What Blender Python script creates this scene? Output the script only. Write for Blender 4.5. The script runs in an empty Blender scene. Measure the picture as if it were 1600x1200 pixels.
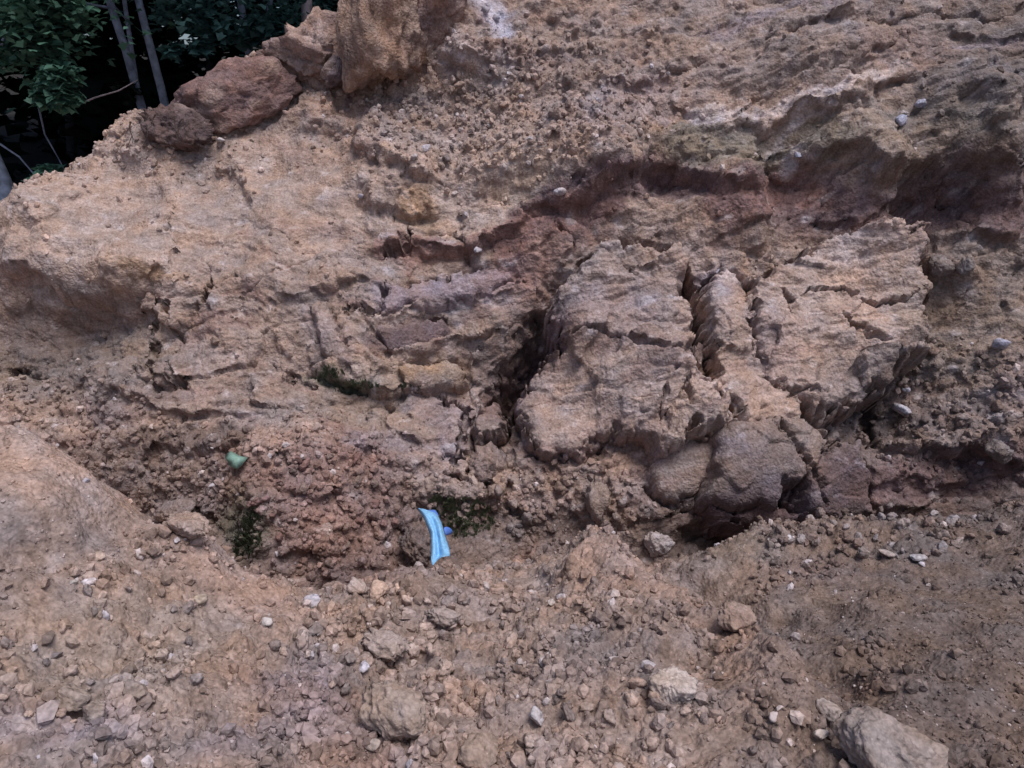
import bpy, math, random
import numpy as np
from mathutils import Vector

sc = bpy.context.scene
COL = sc.collection
R = math.radians

# ------------------------------------------------------------------ camera, light, exposure
CAM_Z, PITCH, F = 1.7, R(20.0), 1209.0
cam_d = bpy.data.cameras.new('camera'); cam = bpy.data.objects.new('camera', cam_d); COL.objects.link(cam)
cam.location = (0, 0, CAM_Z); cam.rotation_euler = (R(90) - PITCH, 0, 0)
cam_d.sensor_width = 36; cam_d.lens = 36 * F / 1600; cam_d.clip_start = 0.05; cam_d.clip_end = 600
sc.camera = cam
SUN_EL, SUN_AZ = R(68), R(140)          # azimuth measured clockwise from +Y
w = bpy.data.worlds.new('World'); sc.world = w; w.use_nodes = True
nt = w.node_tree; bg = nt.nodes['Background']
sky = nt.nodes.new('ShaderNodeTexSky'); sky.sky_type = 'NISHITA'; sky.sun_disc = False
sky.sun_elevation = SUN_EL; sky.sun_rotation = SUN_AZ; sky.dust_density = 3.0; sky.air_density = 0.75
nt.links.new(sky.outputs[0], bg.inputs[0]); bg.inputs[1].default_value = 0.064
sd_ = bpy.data.lights.new('sun', 'SUN'); sun = bpy.data.objects.new('sun', sd_); COL.objects.link(sun)
sd_.energy = 1.5; sd_.angle = R(28); sd_.color = (1.0, 0.95, 0.93)
sdir = Vector((math.sin(SUN_AZ) * math.cos(SUN_EL), math.cos(SUN_AZ) * math.cos(SUN_EL), math.sin(SUN_EL)))
sun.rotation_euler = (-sdir).to_track_quat('-Z', 'Y').to_euler()
vs = sc.view_settings
vs.view_transform = 'Standard'; vs.look = 'None'; vs.exposure = 0.88; vs.gamma = 1.0; vs.use_curve_mapping = False

# ------------------------------------------------------------------ small maths library
CP, SP = math.cos(PITCH), math.sin(PITCH)
def ray(px, py):
    a = (np.asarray(px, float) - 800) / F; b = (600 - np.asarray(py, float)) / F
    return a, CP + b * SP, -SP + b * CP
def at(px, py, Y):
    a, y, z = ray(px, py); s = np.asarray(Y) / y
    return a * s, y * s, CAM_Z + z * s
def project(x, y, z):
    zz = z - CAM_Z; d = np.maximum(y * CP - zz * SP, 0.05); up = y * SP + zz * CP
    return 800 + F * x / d, 600 - F * up / d, d

def h2(ix, iy, s):
    h = (ix.astype(np.int64) * 374761393 + iy.astype(np.int64) * 668265263 + s * 2246822519) & 0xffffffff
    h = ((h ^ (h >> 13)) * 1274126177) & 0xffffffff
    h = ((h ^ (h >> 15)) * 2246822519) & 0xffffffff
    return ((h ^ (h >> 16)) & 0xffffff).astype(np.float32) / 16777216.0
def pn(x, y, s=0):                       # gradient noise, about -1..1
    ix = np.floor(x); iy = np.floor(y); fx = (x - ix).astype(np.float32); fy = (y - iy).astype(np.float32)
    ux = fx * fx * fx * (fx * (fx * 6 - 15) + 10); uy = fy * fy * fy * (fy * (fy * 6 - 15) + 10)
    def g(dx, dy):
        a = h2(ix + dx, iy + dy, s) * 6.2831853
        return np.cos(a) * (fx - dx) + np.sin(a) * (fy - dy)
    a = g(0, 0); b = g(1, 0); c = g(0, 1); d = g(1, 1)
    return (a + (b - a) * ux + (c - a) * uy + (a - b - c + d) * ux * uy) * 1.5
def fbm(x, y, o=4, s=0, g=0.5):
    r = 0; a = 1.0
    for i in range(o):
        r = r + a * pn(x, y, s + i * 17); x = x * 2.03 + 5.2; y = y * 2.03 - 3.1; a *= g
    return r
def pn3(P, s=0):
    I = np.floor(P).astype(np.int64); f = (P - I).astype(np.float32); w_ = f * f * f * (f * (f * 6 - 15) + 10); r = 0
    for a in (0, 1):
        for b in (0, 1):
            for c in (0, 1):
                sd3 = I[..., 2] + c; h = h2(I[..., 0] + a + sd3 * 131, I[..., 1] + b - sd3 * 57, s); t = h * 6.2831853; q = ((h * 977) % 1) * 2 - 1; e = np.sqrt(1 - q * q)
                g = np.cos(t) * e * (f[..., 0] - a) + np.sin(t) * e * (f[..., 1] - b) + q * (f[..., 2] - c)
                r = r + g * (w_[..., 0] if a else 1 - w_[..., 0]) * (w_[..., 1] if b else 1 - w_[..., 1]) * (w_[..., 2] if c else 1 - w_[..., 2])
    return r * 1.6
def rough3(P, C, amt=1.0):
    """break up steep faces: push grid points along their own normals with solid noise, and mottle their colour"""
    du = np.gradient(P, axis=1); dv = np.gradient(P, axis=0); n = np.cross(du, dv); n /= np.linalg.norm(n, axis=-1, keepdims=True) + 1e-9
    st = 1 - np.abs(n @ np.array([0, -CZ, CY])); k = sstep(.22, .7, st).astype(np.float32)
    m = k > .02; Pm = P[m]; a = pn3(Pm * np.array([7, 7, 12]), 1); b = pn3(Pm * 17, 2); c = pn3(Pm * 38, 3)
    sg = np.sign(n[m] @ np.array([0, -CZ, CY]))[:, None]
    P = P.copy(); P[m] += n[m] * sg * ((a * .036 + b * .014 + c * .005) * k[m] * amt)[:, None]
    C = C.copy(); C[m] *= (1 + (a * .25 + b * .25) * k[m])[:, None]; return P, np.clip(C, .02, .75)
def ridged(x, y, o=4, s=0):
    r = 0; a = 1.0
    for i in range(o):
        r = r + a * (1 - 2 * np.abs(pn(x, y, s + i * 17))); x = x * 2.1 + 1.7; y = y * 2.1 + 9.2; a *= 0.5
    return r
def worley(x, y, s=0, jit=0.9):          # F1, F2, id, dx, dy
    ix = np.floor(x); iy = np.floor(y)
    F1 = np.full(x.shape, 9.0, np.float32); F2 = F1.copy(); I = np.zeros(x.shape, np.float32); DX = I.copy(); DY = I.copy()
    for i in (-1, 0, 1):
        for j in (-1, 0, 1):
            cx = ix + i; cy = iy + j
            dx = (x - (cx + .5 + (h2(cx, cy, s) - .5) * jit)).astype(np.float32)
            dy = (y - (cy + .5 + (h2(cx, cy, s + 7) - .5) * jit)).astype(np.float32)
            d = np.sqrt(dx * dx + dy * dy); m = d < F1
            F2 = np.where(m, F1, np.minimum(F2, d)); I = np.where(m, h2(cx, cy, s + 13), I)
            DX = np.where(m, dx, DX); DY = np.where(m, dy, DY); F1 = np.where(m, d, F1)
    return F1, F2, I, DX, DY
def pebbles(x, y, scale, s, dens, warp=0.25):
    """half-buried lumps: height in units of the cell size"""
    X = x * scale; Y = y * scale
    wx = pn(X * 1.7, Y * 1.7, s + 3) * warp; wy = pn(X * 1.7 + 9, Y * 1.7, s + 4) * warp
    F1, F2, I, dx, dy = worley(X + wx, Y + wy, s)
    r = 0.22 + 0.36 * ((I * 7.31) % 1)
    q = np.clip(1 - (F1 / r) ** 2, 0, None)
    return np.where(I < dens, np.sqrt(q) * r * 0.75 * (1 + dx * ((I * 31) % 1 - .5) * 2), 0), I, q > 0.05
def facets(x, y, scale, s, tilt=0.6, crack=0.12, stretch=1.0, rot=0.0, warp=.35):
    c, n = math.cos(rot), math.sin(rot)
    X = (x * c + y * n) * scale / stretch; Y = (-x * n + y * c) * scale
    X = X + pn(X * 1.3, Y * 1.3, s + 21) * warp; Y = Y + pn(X * 1.3 + 4, Y * 1.3, s + 22) * warp
    F1, F2, I, dx, dy = worley(X, Y, s)
    h = (I - .5) * 0.7 + tilt * (dx * (((I * 13.7) % 1) - .5) + dy * (((I * 29.3) % 1) - .3)) * 2
    e = F2 - F1
    return h - crack * np.exp(-(e / 0.05) ** 2) * 3, e, I
def sstep(a, b, x):
    t = np.clip((x - a) / (b - a), 0, 1); return t * t * (3 - 2 * t)
def polyline_sd(px, py, pts):
    """distance to a polyline in pixels; sign + on the left-hand/upper side when drawn left to right; t along 0..1"""
    best = np.full(px.shape, 1e9); sg = np.zeros(px.shape); T = np.zeros(px.shape)
    n = len(pts) - 1
    for i in range(n):
        ax, ay = pts[i]; bx, by = pts[i + 1]; ex, ey = bx - ax, by - ay; L = ex * ex + ey * ey
        t = np.clip(((px - ax) * ex + (py - ay) * ey) / L, 0, 1)
        d = np.hypot(px - ax - t * ex, py - ay - t * ey); m = d < best
        cr = ex * (py - ay) - ey * (px - ax)
        best = np.where(m, d, best); sg = np.where(m, np.where(cr < 0, 1, -1), sg); T = np.where(m, (i + t) / n, T)
    return best, sg, T
def poly_sd(px, py, pts):
    """signed distance in pixels, positive inside"""
    n = len(pts); best = np.full(px.shape, 1e9); ins = np.zeros(px.shape, bool)
    for i in range(n):
        ax, ay = pts[i]; bx, by = pts[(i + 1) % n]; ex, ey = bx - ax, by - ay
        t = np.clip(((px - ax) * ex + (py - ay) * ey) / (ex * ex + ey * ey), 0, 1)
        best = np.minimum(best, np.hypot(px - ax - t * ex, py - ay - t * ey))
        c = ((ay > py) != (by > py)) & (px < (bx - ax) * (py - ay) / (by - ay + 1e-9) + ax); ins ^= c
    return np.where(ins, best, -best)
class TPS:
    def __init__(s, P, val, lam=1e-3):
        P = np.array(P, float); s.P = P; n = len(P)
        K = s.k(np.hypot(P[:, None, 0] - P[None, :, 0], P[:, None, 1] - P[None, :, 1])) + lam * np.eye(n)
        Q = np.c_[np.ones(n), P]; A = np.zeros((n + 3, n + 3)); A[:n, :n] = K; A[:n, n:] = Q; A[n:, :n] = Q.T
        s.w = np.linalg.solve(A, np.r_[np.array(val, float), 0, 0, 0])
    def k(s, r): return r * r * np.log(r + 1e-9)
    def __call__(s, x, y):
        shp = x.shape; x = x.ravel(); y = y.ravel(); n = len(s.P)
        r = s.w[n] + s.w[n + 1] * x + s.w[n + 2] * y
        for i in range(n):
            r2 = (x - s.P[i, 0]) ** 2 + (y - s.P[i, 1]) ** 2 + 1e-12
            r = r + s.w[i] * 0.5 * r2 * np.log(r2)
        return r.reshape(shp)
def smooth_eval(f, x, y):               # evaluate f on a coarse lattice and interpolate (f is smooth)
    ny, nx = x.shape; sy = np.linspace(0, ny - 1, ny // 5 + 2); sx = np.linspace(0, nx - 1, nx // 5 + 2)
    def bil(A, gy, gx):
        iy = np.clip(gy.astype(int), 0, A.shape[0] - 2); ix = np.clip(gx.astype(int), 0, A.shape[1] - 2)
        fy = (gy - iy)[:, None]; fx = (gx - ix)[None]
        a = A[np.ix_(iy, ix)]; b = A[np.ix_(iy, ix + 1)]; c = A[np.ix_(iy + 1, ix)]; d = A[np.ix_(iy + 1, ix + 1)]
        return a * (1 - fy) * (1 - fx) + b * (1 - fy) * fx + c * fy * (1 - fx) + d * fy * fx
    C = f(bil(x, sy, sx), bil(y, sy, sx))
    gy = np.arange(ny) / (ny - 1) * (len(sy) - 1); gx = np.arange(nx) / (nx - 1) * (len(sx) - 1)
    return bil(C, gy, gx)

# ------------------------------------------------------------------ mesh helpers
def grade(c):                            # the dig's soils are a little greyer and pinker than the pigment palette
    c = np.asarray(c, np.float32); L = (c @ np.array([.3, .55, .15], np.float32))[..., None]
    return (c + .38 * (L - c)) * np.array([1.0, .953, .98], np.float32)
def mesh_np(name, V, T, col=None, smooth=True, q=3):
    me = bpy.data.meshes.new(name); V = np.asarray(V, np.float32); T = np.asarray(T, np.int32)
    me.vertices.add(len(V)); me.vertices.foreach_set('co', V.ravel())
    me.loops.add(T.size); me.loops.foreach_set('vertex_index', T.ravel())
    me.polygons.add(len(T)); me.polygons.foreach_set('loop_start', np.arange(len(T), dtype=np.int32) * T.shape[1])
    if col is not None:
        a = me.color_attributes.new('Col', 'FLOAT_COLOR', 'POINT')
        a.data.foreach_set('color', np.c_[grade(col), np.ones(len(V), np.float32)].ravel())
    me.polygons.foreach_set('use_smooth', np.full(len(T), smooth)); me.update(calc_edges=True); me.validate()
    return me
def grid_faces(ny, nx, flip=False):
    i = np.arange(ny * nx).reshape(ny, nx)
    a, b, c, d = i[:-1, :-1], i[:-1, 1:], i[1:, 1:], i[1:, :-1]
    Q = np.stack([a, b, c, d] if not flip else [a, d, c, b], -1)
    return Q.reshape(-1, 4)
def link(name, me, mat=None, parent=None, **k):
    o = bpy.data.objects.new(name, me); COL.objects.link(o)
    if mat and not me.materials: me.materials.append(mat)
    if parent: o.parent = parent
    for a, b in k.items(): o[a] = b
    return o

# ------------------------------------------------------------------ materials
def soil_mat(name, src='attr', bump=1.0, rough=0.95, fine=1.0, speck=1.0):
    m = bpy.data.materials.new(name); m.use_nodes = True; n = m.node_tree.nodes; l = m.node_tree.links
    b = n['Principled BSDF']; b.inputs['Roughness'].default_value = rough; b.inputs['Specular IOR Level'].default_value = 0.25
    if src == 'attr':
        a = n.new('ShaderNodeAttribute'); a.attribute_name = 'Col'; colout = a.outputs['Color']
    else:
        a = n.new('ShaderNodeObjectInfo'); colout = a.outputs['Color']
    tc = n.new('ShaderNodeTexCoord'); co = n.new('ShaderNodeNewGeometry').outputs['Position']
    def noise(sc_, det, r=0.6, dist=0.0):
        t = n.new('ShaderNodeTexNoise'); t.inputs['Scale'].default_value = sc_; t.inputs['Detail'].default_value = det
        t.inputs['Roughness'].default_value = r; t.inputs['Distortion'].default_value = dist; l.new(co, t.inputs['Vector']); return t.outputs['Fac']
    def ramp(v, p0, c0, p1, c1):
        t = n.new('ShaderNodeMapRange'); t.inputs[1].default_value = p0; t.inputs[2].default_value = p1
        t.inputs[3].default_value = c0; t.inputs[4].default_value = c1; l.new(v, t.inputs[0]); return t.outputs[0]
    def math_(op, x, y):
        t = n.new('ShaderNodeMath'); t.operation = op
        for k, v in ((0, x), (1, y)):
            if isinstance(v, float): t.inputs[k].default_value = v
            else: l.new(v, t.inputs[k])
        return t.outputs[0]
    n1 = noise(20, 3, .6); n2 = noise(70, 1, .6); n3 = noise(5, 3, .6)
    v = math_('MULTIPLY', ramp(n1, .3, .80, .7, 1.22), ramp(n2, .3, 1 - .22 * fine, .7, 1 + .22 * fine))
    mx = n.new('ShaderNodeVectorMath'); mx.operation = 'SCALE'; l.new(colout, mx.inputs[0]); l.new(v, mx.inputs['Scale'])
    # pale mineral specks
    vo = n.new('ShaderNodeTexVoronoi'); vo.inputs['Scale'].default_value = 75; l.new(co, vo.inputs['Vector'])
    s1 = ramp(vo.outputs['Distance'], .16, 1.0, .24, 0.0)
    sep = n.new('ShaderNodeSeparateColor'); l.new(vo.outputs['Color'], sep.inputs[0])
    s2 = ramp(sep.outputs[0], .90, 0.0, .93, .55 * speck)
    sp = math_('MULTIPLY', s1, s2)
    mm = n.new('ShaderNodeMix'); mm.data_type = 'RGBA'; l.new(sp, mm.inputs['Factor']); l.new(mx.outputs[0], mm.inputs['A'])
    mm.inputs['B'].default_value = (.5, .42, .40, 1)
    # slow warm / cool drift
    hs = n.new('ShaderNodeMix'); hs.data_type = 'RGBA'; hs.blend_type = 'MULTIPLY'; hs.inputs['Factor'].default_value = 1
    cr = n.new('ShaderNodeMix'); cr.data_type = 'RGBA'; cr.inputs['A'].default_value = (1.06, .97, .90, 1); cr.inputs['B'].default_value = (.95, 1.0, 1.10, 1)
    l.new(ramp(n3, .35, 0.0, .65, 1.0), cr.inputs['Factor']); l.new(mm.outputs['Result'], hs.inputs['A']); l.new(cr.outputs['Result'], hs.inputs['B'])
    l.new(hs.outputs['Result'], b.inputs['Base Color'])
    vb = n.new('ShaderNodeTexVoronoi'); vb.inputs['Scale'].default_value = 48; l.new(co, vb.inputs['Vector'])
    hgt = math_('ADD', math_('MULTIPLY', noise(45, 1.5, .6), 1.0), math_('MULTIPLY', vb.outputs['Distance'], -.16))
    bp = n.new('ShaderNodeBump'); bp.inputs['Strength'].default_value = .8 * bump; bp.inputs['Distance'].default_value = 0.018
    l.new(hgt, bp.inputs['Height']); l.new(bp.outputs[0], b.inputs['Normal'])
    return m
M_bank = soil_mat('clay_bank_soil'); M_clod = soil_mat('dry_clod', 'obj', 1.0); M_grav = soil_mat('loose_gravel', 'attr', .6)
def plain(name, col, rough=.6, var=.3, scale=20, trans=0.0, spec=.3, bump=0.0):
    m = bpy.data.materials.new(name); m.use_nodes = True; n = m.node_tree.nodes; l = m.node_tree.links; b = n['Principled BSDF']
    t = n.new('ShaderNodeTexNoise'); t.inputs['Scale'].default_value = scale; t.inputs['Detail'].default_value = 4
    g = n.new('ShaderNodeNewGeometry'); l.new(g.outputs['Position'], t.inputs['Vector'])
    r = n.new('ShaderNodeMapRange'); r.inputs[1].default_value = .3; r.inputs[2].default_value = .7
    r.inputs[3].default_value = 1 - var; r.inputs[4].default_value = 1 + var; l.new(t.outputs['Fac'], r.inputs[0])
    s = n.new('ShaderNodeVectorMath'); s.operation = 'SCALE'; s.inputs[0].default_value = col; l.new(r.outputs[0], s.inputs['Scale'])
    l.new(s.outputs[0], b.inputs['Base Color']); b.inputs['Roughness'].default_value = rough; b.inputs['Specular IOR Level'].default_value = spec
    if bump:
        bp = n.new('ShaderNodeBump'); bp.inputs['Strength'].default_value = bump; bp.inputs['Distance'].default_value = .01
        l.new(t.outputs['Fac'], bp.inputs['Height']); l.new(bp.outputs[0], b.inputs['Normal'])
    if trans:
        tr = n.new('ShaderNodeBsdfTranslucent'); l.new(s.outputs[0], tr.inputs[0]); ms = n.new('ShaderNodeMixShader'); ms.inputs[0].default_value = trans
        l.new(b.outputs[0], ms.inputs[1]); l.new(tr.outputs[0], ms.inputs[2]); l.new(ms.outputs[0], n['Material Output'].inputs[0])
    return m

# palette (albedo)
TAN = (.345, .240, .175); LTAN = (.42, .305, .225); GREY = (.235, .185, .160); BROWN = (.22, .150, .115); RED = (.25, .125, .10)
PURP = (.17, .10, .098); OCHRE = (.34, .205, .085); LILAC = (.27, .215, .235); PALE = (.50, .44, .42); ORNG = (.44, .27, .175)
DARK = (.12, .085, .07); OLIVE = (.20, .17, .115); MOSSY = (.10, .12, .055)

def blob(px, py, cx, cy, rx, ry, ang=0, soft=.5):
    c, s = math.cos(R(ang)), math.sin(R(ang)); dx, dy = px - cx, py - cy
    d = np.hypot((dx * c + dy * s) / rx, (-dx * s + dy * c) / ry)
    return 1 - sstep(1 - soft, 1 + soft, d)
def paint(col, m, c):
    col += m[..., None] * (np.array(c, np.float32) - col)

# ------------------------------------------------------------------ far bank: base surface over a tilted plane
Y0, Z0 = 3.9, -0.62; CY, CZ = 0.655, 0.756       # plane direction up the slope (y,z); normal = (-CZ, CY)
def w2p(x, y, z): return x, (y - Y0) * CY + (z - Z0) * CZ, -(y - Y0) * CZ + (z - Z0) * CY
def p2w(u, v, n): return u, Y0 + v * CY - n * CZ, Z0 + v * CZ + n * CY
bank_px = [
 (0,320,6.0),(0,380,5.55),(0,445,5.58),(0,520,5.5),(0,600,5.15),(0,680,4.8),(0,760,4.6),
 (200,205,6.6),(0,325,6.35),(100,272,6.45),(200,280,6.15),(200,350,5.8),(190,430,5.45),(200,500,5.5),(200,600,4.95),(200,700,4.62),(200,800,4.4),
 (400,100,7.0),(400,200,6.5),(400,280,6.1),(400,350,5.8),(400,430,5.45),(400,500,5.2),(400,600,4.95),(400,660,4.75),(420,700,4.4),(430,800,4.05),(450,920,3.85),
 (600,0,7.0),(600,150,6.6),(600,230,6.3),(600,300,5.95),(600,400,5.55),(600,500,5.25),(600,560,5.1),(600,640,4.95),(600,750,4.5),(620,850,4.2),(600,910,4.0),
 (800,0,7.0),(800,150,6.4),(800,300,5.85),(800,400,5.7),(800,500,5.5),(800,600,5.45),(780,700,4.85),(800,800,4.5),(800,880,4.3),
 (1000,0,6.9),(1000,150,6.3),(1000,245,5.75),(1000,290,6.05),(1000,390,5.75),(1000,500,5.35),(1000,600,5.0),(1000,700,4.75),(1000,800,4.45),(1000,890,4.35),
 (1200,0,6.7),(1200,150,6.2),(1200,265,5.62),(1200,315,5.98),(1200,420,5.6),(1200,500,5.3),(1200,600,5.0),(1200,700,4.6),(1200,800,4.45),(1200,890,4.4),
 (1400,0,6.5),(1400,150,6.1),(1400,255,5.6),(1400,330,5.95),(1400,450,5.6),(1400,550,5.3),(1400,650,5.0),(1400,750,4.7),(1400,820,4.55),(1400,890,4.5),
 (1600,0,6.3),(1600,150,6.0),(1600,225,5.4),(1600,300,5.76),(1600,400,5.45),(1600,550,5.05),(1600,650,4.85),(1600,750,4.6),(1600,850,4.45),
 (1900,0,6.0),(1900,300,5.4),(1900,600,4.8),(1900,850,4.4),(-300,420,5.7),(-300,600,5.2),(-300,760,4.5)]
bank_w = [(-4.4,7.0,.72),(-3.85,7.1,.95),(-7,6.6,.5),(-7,8,.5),(-7,10,.4),(-5,7.3,.85),(-5,8.6,.6),(-3.3,7.4,1.45),(-3,8.6,1.0),(-2.4,7.9,1.85),(-2,9.2,1.3),(-1,7.8,2.45),
 (-1,9.2,2.2),(1,7.8,2.95),(1,9.5,3.0),(3,7.5,3.0),(3,9.5,3.1),(6,7.2,2.9),(6,9.5,3.0),(-7,5.2,0),(8,5,1.8),(8,3.5,.6),(-7,3.8,-.3),
 (0,3.4,-1.5),(-2,3.4,-1.3),(2,3.5,-1.5),(4,3.6,-1.3),(-4,3.4,-.9)]
Pw = [tuple(float(t) for t in at(*p)) for p in bank_px] + bank_w
Pp = [w2p(*p) for p in Pw]
bank_tps = TPS([(p[0], p[1]) for p in Pp], [p[2] for p in Pp], 4e-3)

# big detached blocks: name, label, outline in the photo, raise (m), extras
BLOCKS = [
 ('earth_block', 'tall grey domed earth block in the centre of the bank, edged by dark cracks',
  [(905,425),(940,398),(1000,388),(1045,398),(1060,425),(1062,470),(1085,500),(1076,540),(1078,580),(1112,600),(1135,645),(1125,668),(1080,640),(1040,655),(1035,700),(960,660),(900,700),(850,705),(815,665),(822,620),(850,568),(880,545),(870,500),(878,455)], .24, dict(str=.3, light=1.08, tint=(.96,.985,1.05), tilt=(-.02,.03))),
 ('earth_block', 'broad tan earth block with a layered cracked face at the right of the bank',
  [(1180,432),(1215,425),(1260,398),(1330,372),(1400,363),(1440,368),(1430,400),(1438,455),(1440,520),(1432,548),(1398,566),(1382,600),(1330,618),(1300,640),(1262,612),(1225,600),(1195,560),(1178,500)], .30, dict(str=-.3, light=1.12, tint=(.98,.99,1.02), tilt=(.03,.06))),
 ('earth_column', 'upright lumpy earth column wedged between the domed block and the broad cracked block',
  [(1102,445),(1130,424),(1162,436),(1170,500),(1186,562),(1230,608),(1245,650),(1190,655),(1146,648),(1120,592),(1126,548),(1112,503)], .20, dict(str=1.2, light=1.06)),
 ('clay_slab', 'smooth grey brown clay slab under the earth column, with a jagged lower edge',
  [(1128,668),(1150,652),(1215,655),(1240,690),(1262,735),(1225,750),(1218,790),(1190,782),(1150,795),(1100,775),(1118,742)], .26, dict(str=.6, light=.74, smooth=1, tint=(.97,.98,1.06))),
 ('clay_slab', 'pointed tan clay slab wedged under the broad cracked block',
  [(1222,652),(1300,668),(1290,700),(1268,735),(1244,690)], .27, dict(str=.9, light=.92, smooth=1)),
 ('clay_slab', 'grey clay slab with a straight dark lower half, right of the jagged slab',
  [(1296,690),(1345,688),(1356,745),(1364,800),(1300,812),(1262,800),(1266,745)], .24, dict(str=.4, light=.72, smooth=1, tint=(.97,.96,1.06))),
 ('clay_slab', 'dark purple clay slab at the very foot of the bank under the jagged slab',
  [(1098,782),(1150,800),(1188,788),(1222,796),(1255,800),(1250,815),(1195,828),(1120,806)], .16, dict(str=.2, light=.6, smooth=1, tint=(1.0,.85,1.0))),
 ('clay_slab', 'small smooth brown clay slab left of the jagged grey slab',
  [(1030,690),(1120,682),(1124,735),(1090,765),(1060,782),(1025,775),(1018,730)], .12, dict(str=.5, light=.9, smooth=1)),
 ('earth_block', 'narrow crumbling tan lump hanging between the domed block and the grey slab',
  [(1080,600),(1112,605),(1136,648),(1128,668),(1100,660),(1060,690),(1040,700),(1042,650)], .26, dict(str=.9, light=1.12)),
 ('shale_slab', 'long lilac grey shale slab exposed in the middle of the bank',
  [(604,452),(640,440),(700,430),(760,418),(800,420),(812,436),(770,455),(700,470),(640,482),(600,488)], .10, dict(str=-.2, light=1.0, smooth=1, tint=(.92,.94,1.12))),
 ('shale_slab', 'narrow grey shale slab tilted steeply on the left of the layered ledge',
  [(482,475),(505,470),(530,510),(545,555),(530,570),(508,548),(492,510)], .09, dict(str=1.0, light=1.0, smooth=1, tint=(.97,1,1.05))),
 ('shale_slab', 'short dark shale slab under the pale layer in the middle of the bank',
  [(592,510),(640,500),(690,500),(700,520),(660,540),(610,548)], .08, dict(str=-.2, light=.72, smooth=1, tint=(.95,.92,1.1))),
 ('clay_slab', 'rounded ochre clay slab in the lower middle of the bank',
  [(625,575),(660,560),(710,562),(735,580),(720,598),(670,604),(635,598)], .10, dict(str=-.15, light=1.0, smooth=1, tint=(1.03,1,.88))),
 ('boulder', 'round brown clod as big as a football at the lower end of the dark gully',
  [(752,640),(770,628),(786,640),(784,676),(770,690),(750,684),(746,660)], .12, dict(str=0, light=1.0)),
]
BCRACKS = [([(1230,468),(1275,455),(1310,458),(1340,478),(1380,484),(1405,476),(1434,460)], 2.6, .10), 
 ([(1310,495),(1330,520),(1365,540),(1400,566)], 3.2, .06), ([(1215,450),(1240,470),(1225,490)], 3.0, .05), ([(1190,590),(1240,605),(1290,606)], 2.4, .05),
 ([(872,532),(920,524),(970,534),(1030,545),(1075,550)], 3.0, .06),  ([(1040,600),(1034,625),(1025,660)], 3.2, .07), ([(1070,590),(1072,640)], 2.6, .08), 
  ([(1205,655),(1250,700),(1285,750),(1290,800)], 2.0, .04), ([(1260,655),(1300,690),(1280,715)], 2.2, .05)]
def blockmask(px, py):                    # how deep under/around the blocks the bank is cut away
    m = np.zeros(px.shape, np.float32)
    for b in BLOCKS:
        xs = [p[0] for p in b[2]]; ys = [p[1] for p in b[2]]
        k = (px > min(xs) - 30) & (px < max(xs) + 30) & (py > min(ys) - 30) & (py < max(ys) + 30)
        if k.any():
            sd = poly_sd(px[k], py[k], b[2]); dep = 0.26 if b[3] > .15 else .05
            m[k] = np.maximum(m[k], dep * sstep(-9, 4, sd))
    return m

LEDGES = [  # polyline left->right, protrusion of the upper side (m), decay upward (px), [sharp px]
 ([(0,425),(60,430),(110,450),(150,470),(195,480),(215,500)], .11, 110),
 ([(215,500),(260,505),(300,500)], .06, 40),
 ([(160,600),(250,640),(340,655),(420,650)], .05, 50),
 ([(480,560),(520,585),(560,605),(620,622),(680,610),(730,590)], .10, 55),
 ([(230,690),(300,700),(400,700)], .06, 30), ([(250,670),(340,672),(400,682)], .04, 14), ([(240,655),(330,650)], .03, 10),
 ([(560,300),(600,330),(640,345),(700,330)], .07, 60),
 ([(560,395),(600,400),(640,392),(690,398),(740,400),(800,372),(850,330)], .09, 45),
 ([(600,490),(680,475),(770,460),(820,440)], .04, 16), ([(590,552),(680,545),(760,520),(800,500)], .05, 25), ([(420,470),(500,455),(590,430)], .05, 30),
 ([(540,700),(600,722),(650,725),(700,700)], .05, 40), ([(500,660),(600,690),(700,680)], .03, 20),
 ([(820,330),(880,315),(930,290),(1000,262),(1060,272),(1130,285),(1200,278)], .12, 60),
 ([(1200,275),(1290,240),(1400,262),(1470,270),(1540,255),(1600,250)], .10, 70),
 ([(1080,215),(1180,200),(1290,185),(1400,130),(1450,115)], .07, 35), ([(1040,250),(1150,235),(1240,245)], .04, 20),
 ([(1540,210),(1570,190),(1600,180)], .08, 40), ([(1200,60),(1270,30),(1330,20)], .06, 40), ([(960,105),(1050,115),(1120,100)], .04, 30),
 ([(1480,160),(1540,170),(1600,165)], .06, 40), ([(1470,55),(1530,65),(1600,60)], .05, 30),
 ([(900,120),(1000,135),(1060,130)], .04, 30), ([(700,60),(760,90),(830,95),(890,60)], .05, 30), ([(680,90),(760,105),(800,100)], .05, 22),
 ([(550,190),(560,230),(600,270),(650,300),(720,300)], .08, 50), ([(460,200),(500,205),(545,195)], .05, 20),
 ([(1440,400),(1480,380),(1540,370),(1600,375)], .08, 40), ([(1350,690),(1420,700),(1480,705),(1540,690)], .10, 40), ([(1480,700),(1540,705),(1590,740)], .08, 20),
 ([(880,700),(960,670),(1035,655)], .12, 60), ([(850,712),(900,735),(980,720)], .04, 20),
 ([(210,570),(240,600),(300,600)], .04, 25), ([(340,240),(380,290),(400,330)], .04, 40),
 ([(120,230),(170,240),(230,260)], .03, 30), ([(30,345),(90,350),(150,300)], .04, 30),
 ([(430,770),(500,790),(560,760)], .05, 30), ([(1380,470),(1460,430),(1520,440)], .06, 40),
]
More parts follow.
